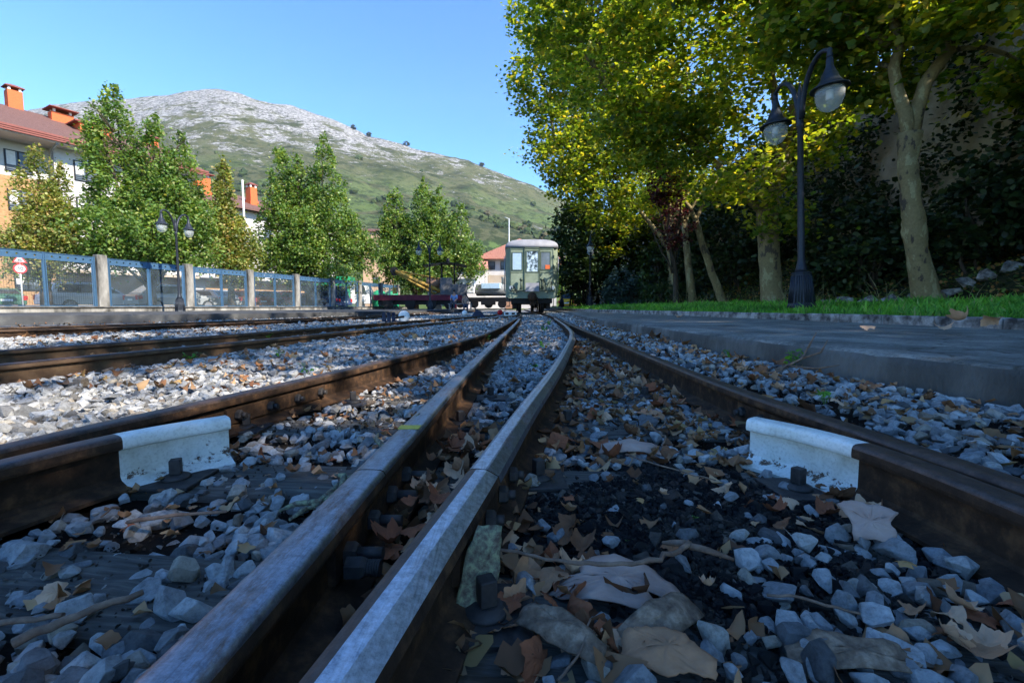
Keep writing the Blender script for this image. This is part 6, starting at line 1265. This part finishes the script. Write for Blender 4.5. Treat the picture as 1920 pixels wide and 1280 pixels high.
m = MB(); m.b2((-2.6, -1.1, .9), (1.2, 1.1, 3.0)); m.build('cargo_box', M['green_paint'], vn, .05); m = MB(); m.prism([(1.25, .5), (3.0, .5), (3.0, 1.4), (2.6, 2.4), (1.25, 2.45)], -1.0, 1.0); cb = m.build('cab', M['white'], vn, .05)
m = MB(); m.prism([(1.7, 1.4), (2.75, 1.4), (2.45, 2.2), (1.7, 2.2)], -1.03, -1.005); m.build('side_window', M['car_glass'], cb); m = MB(); m.b2((-2.6, -.9, .5), (3.0, .9, .89)); m.build('chassis', M['black'], vn)
for x in (-1.6, 2.1): m = MB(); m.lathe([(0, -1.05), (.42, -1.05), (.42, -.8), (0, -.8)], (x, 0, .42), 20, False, 'Y'); m.build('wheel', M['tyre'], vn)
for k, (x, y) in enumerate([(-11.6, 40), (-10.6, 40.3)]):
    t = thing('recycling_bin', ['green domed recycling bin, left of two by the fence end', 'green domed recycling bin, right of two by the fence end'][k], 'bin', (x, y, .2)); m = MB(); m.lathe([(.5, 0), (.62, .2), (.65, 1.1), (.5, 1.5), (.2, 1.68), (0, 1.7)], (0, 0, 0), 20); m.build('shell', M['green_paint'], t); m = MB(); m.lathe([(0, -.64), (.12, -.64), (.12, -.58)], (0, 0, 1.15), 12, False, 'Y'); m.build('slot', M['black'], t)
ml = thing('lamp_pole', 'thin pale street pole standing on the hill above the coach', 'pole', (-.6, 95, 5)); m = MB(); m.tube([(0, 0, 0), (0, 0, 13.5)], .09, 8); m.build('pole', M['galv'], ml); m = MB(); m.tube([(0, 0, 13.4), (-.9, 0, 13.7)], .06, 6); m.build('arm', M['galv'], ml)
fl = thing('flagpole', 'thin white pole rising before the roof of the second block', 'pole', (-21.4, 37, .2)); m = MB(); m.tube([(0, 0, 0), (0, 0, 10.2)], .07, 8); m.build('pole', M['white'], fl); m = MB(); m.lathe([(0, .1), (.12, 0), (0, -.1)], (0, 0, 10.2), 10); m.build('knob', M['white'], fl)

# ------------------------------------------------------------ mountain
f_ = 853.3
SK = np.array([(-600, 330), (-200, 290), (0, 240), (125, 213), (200, 203), (300, 196), (380, 186), (430, 183), (465, 188), (500, 200), (560, 207), (640, 236), (700, 264), (760, 279), (800, 292), (880, 308), (940, 334), (1000, 357), (1065, 384), (1150, 410), (1300, 440), (1600, 470), (2200, 500)], float)
RD = 1500.
def fbm(x, y, o=6, s=1.0, seed=0):
    r = np.zeros_like(x); a = 1; rg = np.random.default_rng(seed)
    for k in range(o):
        th = rg.uniform(0, 6.28); c, s_ = math.cos(th), math.sin(th); u = (x*c-y*s_)*s; v = (x*s_+y*c)*s; p = rg.uniform(0, 9, 4)
        r += a*(np.sin(u+p[0]+1.7*np.sin(v*.8+p[1]))*np.cos(v+p[2]+1.3*np.sin(u*.7+p[3]))); a *= .52; s *= 2.03
    return r
nx, ny = 520, 240; sx = np.linspace(-900, 2300, nx)/1.0; tx = (sx-960)/f_; dist = np.concatenate([np.linspace(170, 1500, 205), np.linspace(1515, 2400, ny-205)])
TX, D = np.meshgrid(tx, dist); X = TX*D; Y = D
elev = (575-np.interp(sx, SK[:, 0], SK[:, 1]))/f_      # tangent at the ridge
H = elev[None]*RD; u = np.clip((D-170)/(RD-170), 0, None)
shape = np.where(u <= 1, .30*u+.70*u**1.75, 1-(u-1)*.9); Z = H*shape
Z += np.clip(u*3, 0, 1)*(fbm(X, Y, 6, .008, 4)*11*np.clip(1.15-np.abs(u-1)*0, .2, 1)+fbm(X, Y, 5, .06, 9)*2.0*np.clip(u*1.2, 0, 1))*np.where(u > .93, .5, 1)
Z = np.maximum(Z, -1)
i = (np.arange(ny-1)[:, None]*nx+np.arange(nx-1)[None]).ravel()
def mountain_mat():
    m, nt, b, o = new_mat('mountain')
    tc = nt.nodes.new('ShaderNodeTexCoord'); ob = tc.outputs['Object']; sp = nt.nodes.new('ShaderNodeSeparateXYZ'); nt.links.new(ob, sp.inputs[0])
    n1 = noise(nt, .014, 10, .78); g = ramp(nt, n1.outputs[0], [(.34, (.026, .036, .016)), (.46, (.068, .078, .032)), (.54, (.125, .125, .062)), (.66, (.075, .10, .035))])
    # meadows in the lower slopes
    v = nt.nodes.new('ShaderNodeTexVoronoi'); v.inputs['Scale'].default_value = .013; nt.links.new(ob, v.inputs['Vector']); rv = ramp(nt, v.outputs['Color'], [(.45, (0, 0, 0)), (.55, (1, 1, 1))], 'LINEAR')
    mh = nt.nodes.new('ShaderNodeMapRange'); mh.inputs[1].default_value = 330; mh.inputs[2].default_value = 130; nt.links.new(sp.outputs[2], mh.inputs[0])
    mm = nt.nodes.new('ShaderNodeMath'); mm.operation = 'MULTIPLY'; nt.links.new(rv.outputs[0], mm.inputs[0]); nt.links.new(mh.outputs[0], mm.inputs[1])
    c = mix(nt, mm.outputs[0], g.outputs[0], (.12, .18, .05))
    # rock bands near the crest
    rk = noise(nt, .034, 12, .82, stretch=(.8, .8, 2.0)); rk2 = noise(nt, .011, 5, .6)
    mr = nt.nodes.new('ShaderNodeMapRange'); mr.inputs[1].default_value = 210; mr.inputs[2].default_value = 620; nt.links.new(sp.outputs[2], mr.inputs[0])
    a1 = nt.nodes.new('ShaderNodeMath'); a1.operation = 'MULTIPLY_ADD'; nt.links.new(mr.outputs[0], a1.inputs[0]); a1.inputs[1].default_value = .26; nt.links.new(rk.outputs[0], a1.inputs[2])
    a2 = nt.nodes.new('ShaderNodeMath'); a2.operation = 'MULTIPLY_ADD'; nt.links.new(rk2.outputs[0], a2.inputs[0]); a2.inputs[1].default_value = .60; nt.links.new(a1.outputs[0], a2.inputs[2])
    a3 = nt.nodes.new('ShaderNodeMath'); a3.operation = 'MULTIPLY'; a3.inputs[1].default_value = .5; nt.links.new(a2.outputs[0], a3.inputs[0]); fr = ramp(nt, a3.outputs[0], [(.480, (0, 0, 0)), (.488, (1, 1, 1))])
    rn = noise(nt, .12, 6, .8); rc = ramp(nt, rn.outputs[0], [(.40, (.07, .068, .06)), (.5, (.29, .28, .265)), (.62, (.52, .50, .475))])
    c = mix(nt, fr.outputs[0], c, rc.outputs[0])
    # scrub
    sn = noise(nt, .05, 6, .75); ms = nt.nodes.new('ShaderNodeMapRange'); ms.inputs[1].default_value = 520; ms.inputs[2].default_value = 60; nt.links.new(sp.outputs[2], ms.inputs[0])
    s1 = nt.nodes.new('ShaderNodeMath'); s1.operation = 'MULTIPLY_ADD'; nt.links.new(ms.outputs[0], s1.inputs[0]); s1.inputs[1].default_value = .14; nt.links.new(sn.outputs[0], s1.inputs[2]); fs_ = ramp(nt, s1.outputs[0], [(.60, (0, 0, 0)), (.66, (.85, .85, .85))])
    c = mix(nt, fs_.outputs[0], c, (.030, .048, .018))
    nt.links.new(c, b.inputs['Base Color']); b.inputs['Roughness'].default_value = 1; b.inputs['Specular IOR Level'].default_value = .1
    bump(nt, b, rk.outputs[0], .9, 10); return m
tag(tri_mesh('mountain', np.stack([X, Y, Z], -1).reshape(-1, 3), np.stack([i, i+1, i+nx+1, i+nx], 1), mountain_mat(), None, True), kind='structure')
# woods on the slopes
rg = np.random.default_rng(55)
def mz(px, d):
    jx = np.clip(np.interp((px-960)/f_, tx, np.arange(nx)), 0, nx-1.01); jy = np.clip(np.interp(d, dist, np.arange(ny)), 0, ny-1.01); a = jx.astype(int); b = jy.astype(int); fx, fy = jx-a, jy-b
    return Z[b, a]*(1-fx)*(1-fy)+Z[b, a+1]*fx*(1-fy)+Z[b+1, a]*(1-fx)*fy+Z[b+1, a+1]*fx*fy
BLOB = []
for _ in range(6):
    V, F = ico(2); V = V*(1+.22*rng.normal(size=(len(V), 1)))*np.array([1, 1, .95]); BLOB.append((V, F))
px = rg.uniform(-100, 1700, 9000); d = rg.uniform(200, 1400, 9000); X_, Y_ = (px-960)/f_*d, d; dens = fbm(X_, Y_, 4, .010, 12); pr_ = np.clip(1.25-(d-200)/700, .015, 1); ok = (dens > .15-.9*np.clip(1-(d-200)/260, 0, 1)+(d > 800)*.55) & (rg.uniform(0, 1, 9000) < pr_); px, d = px[ok], d[ok]; n = len(px)
s = rg.uniform(2.6, 5.5, n)*(.8+d/1500); z = mz(px, d)
V, F = scatter(BLOB, np.stack([(px-960)/f_*d, d, z+s*.55], 1), rotmats(n, .3, rg), s, rg)
M['wood'] = stone_mat('far_wood', [(0, (.022, .045, .014)), (.5, (.040, .068, .020)), (.9, (.07, .095, .028)), (1, (.09, .075, .035))]); 
tag(tri_mesh('hillside_wood', V, F, M['wood']), 'scattered dark trees and woods covering the lower mountain slopes', 'wood', kind='stuff')
for k, (qx, lab) in enumerate([(438, 'dark round tree on the rocky crest, leftmost'), (458, 'dark round tree on the rocky crest, right beside the leftmost'), (672, 'dark tree standing on the skyline right of the summit'), (700, 'isolated round tree on the skyline farther down'), (768, 'low bushy tree on the skyline above the coach side'), (905, 'tree near the lower right end of the skyline')]):
    t = thing('skyline_tree', lab, 'tree', ((qx-960)/f_*1495, 1495, float(mz(np.array([qx*1.]), np.array([1495.]))[0]))); V, F = BLOB[k % 6]; s = [9, 11, 8, 9, 9, 8][k]; rr = np.random.default_rng(k)
    if k < 2: t.location.z -= 38; t.location.y -= 30
    Vc, Fc = crown_leaves([(0, 0, s*.8, s, s, s*.75)], 900, 2.6, [LEAF6], rr, .9, 2.2); tri_mesh('crown', Vc, Fc, M['dark_leaf'], t); m = MB(); m.tube([(0, 0, -2), (0, 0, s*.6)], [.9, .5], 6); m.build('trunk', M['bark'], t)
# nearer leafy trees on the rise behind the coach
for k, (x, y, z, s, lab, mt) in enumerate([(-6, 78, 5.0, 4.0, 'round green tree on the rise left of the coach roof', 'oak_leaf'), (.5, 84, 6.2, 4.2, 'round green tree directly above the coach roof', 'oak_leaf'), (6, 80, 6.0, 4.6, 'green tree on the rise right above the coach', 'oak_leaf'), (-12, 90, 6.0, 4.5, 'green tree behind the old white house', 'oak_leaf'), (11, 92, 8.5, 4.5, 'tall green tree on the rise beside the dark evergreen', 'oak_leaf_yellow'), (-1.5, 72, 4.0, 3.0, 'bushy tree behind the red tiled roof', 'oak_leaf')]):
    t = thing('hill_tree', lab, 'tree', (x, y, z-s-1.5)); rr = np.random.default_rng(60+k); Vc, Fc = crown_leaves([(0, 0, s+1.5, s, s, s*.8), (s*.5, 0, s+.6, s*.7, s*.7, s*.6), (-s*.5, 0, s+.3, s*.7, s*.7, s*.6)], 7000, .42, [LEAF6], rr, .9, .7, 26, .7); tri_mesh('crown', Vc, Fc, M[mt], t); m = MB(); m.tube([(0, 0, -2), (0, 0, s)], [.35, .15], 8); m.build('trunk', M['bark'], t)
# rise of ground between street and mountain
xs_ = np.linspace(-260, 300, 60); ys_ = np.linspace(66, 200, 30); Xr, Yr = np.meshgrid(xs_, ys_); Zr = (Yr-66)*.085*sstep(66, 80, Yr)-.2; ii = (np.arange(29)[:, None]*60+np.arange(59)[None]).ravel()
tag(tri_mesh('hill_foot', np.stack([Xr, Yr, Zr+.6*np.sin(Xr*.07)*sstep(70, 100, Yr)], -1).reshape(-1, 3), np.stack([ii, ii+1, ii+61, ii+60], 1), nmat('hill_grass', [(.3, (.05, .08, .02)), (.7, (.14, .19, .05))], .06, 1, 0, 0), None, True), kind='structure')
# ------------------------------------------------------------ air
hm = bpy.data.materials.new('haze_air'); hm.use_nodes = True; hn = hm.node_tree; hn.nodes.clear(); ho = hn.nodes.new('ShaderNodeOutputMaterial'); hv = hn.nodes.new('ShaderNodeVolumePrincipled')
hv.inputs['Color'].default_value = (.86, .92, 1, 1); hv.inputs['Density'].default_value = .00007; hv.inputs['Anisotropy'].default_value = .2; hn.links.new(hv.outputs[0], ho.inputs['Volume'])
mb = MB(); mb.b2((-3000, -60, -2.5), (3000, 2500, 1100)); tag(mb.build('haze', hm), kind='stuff')
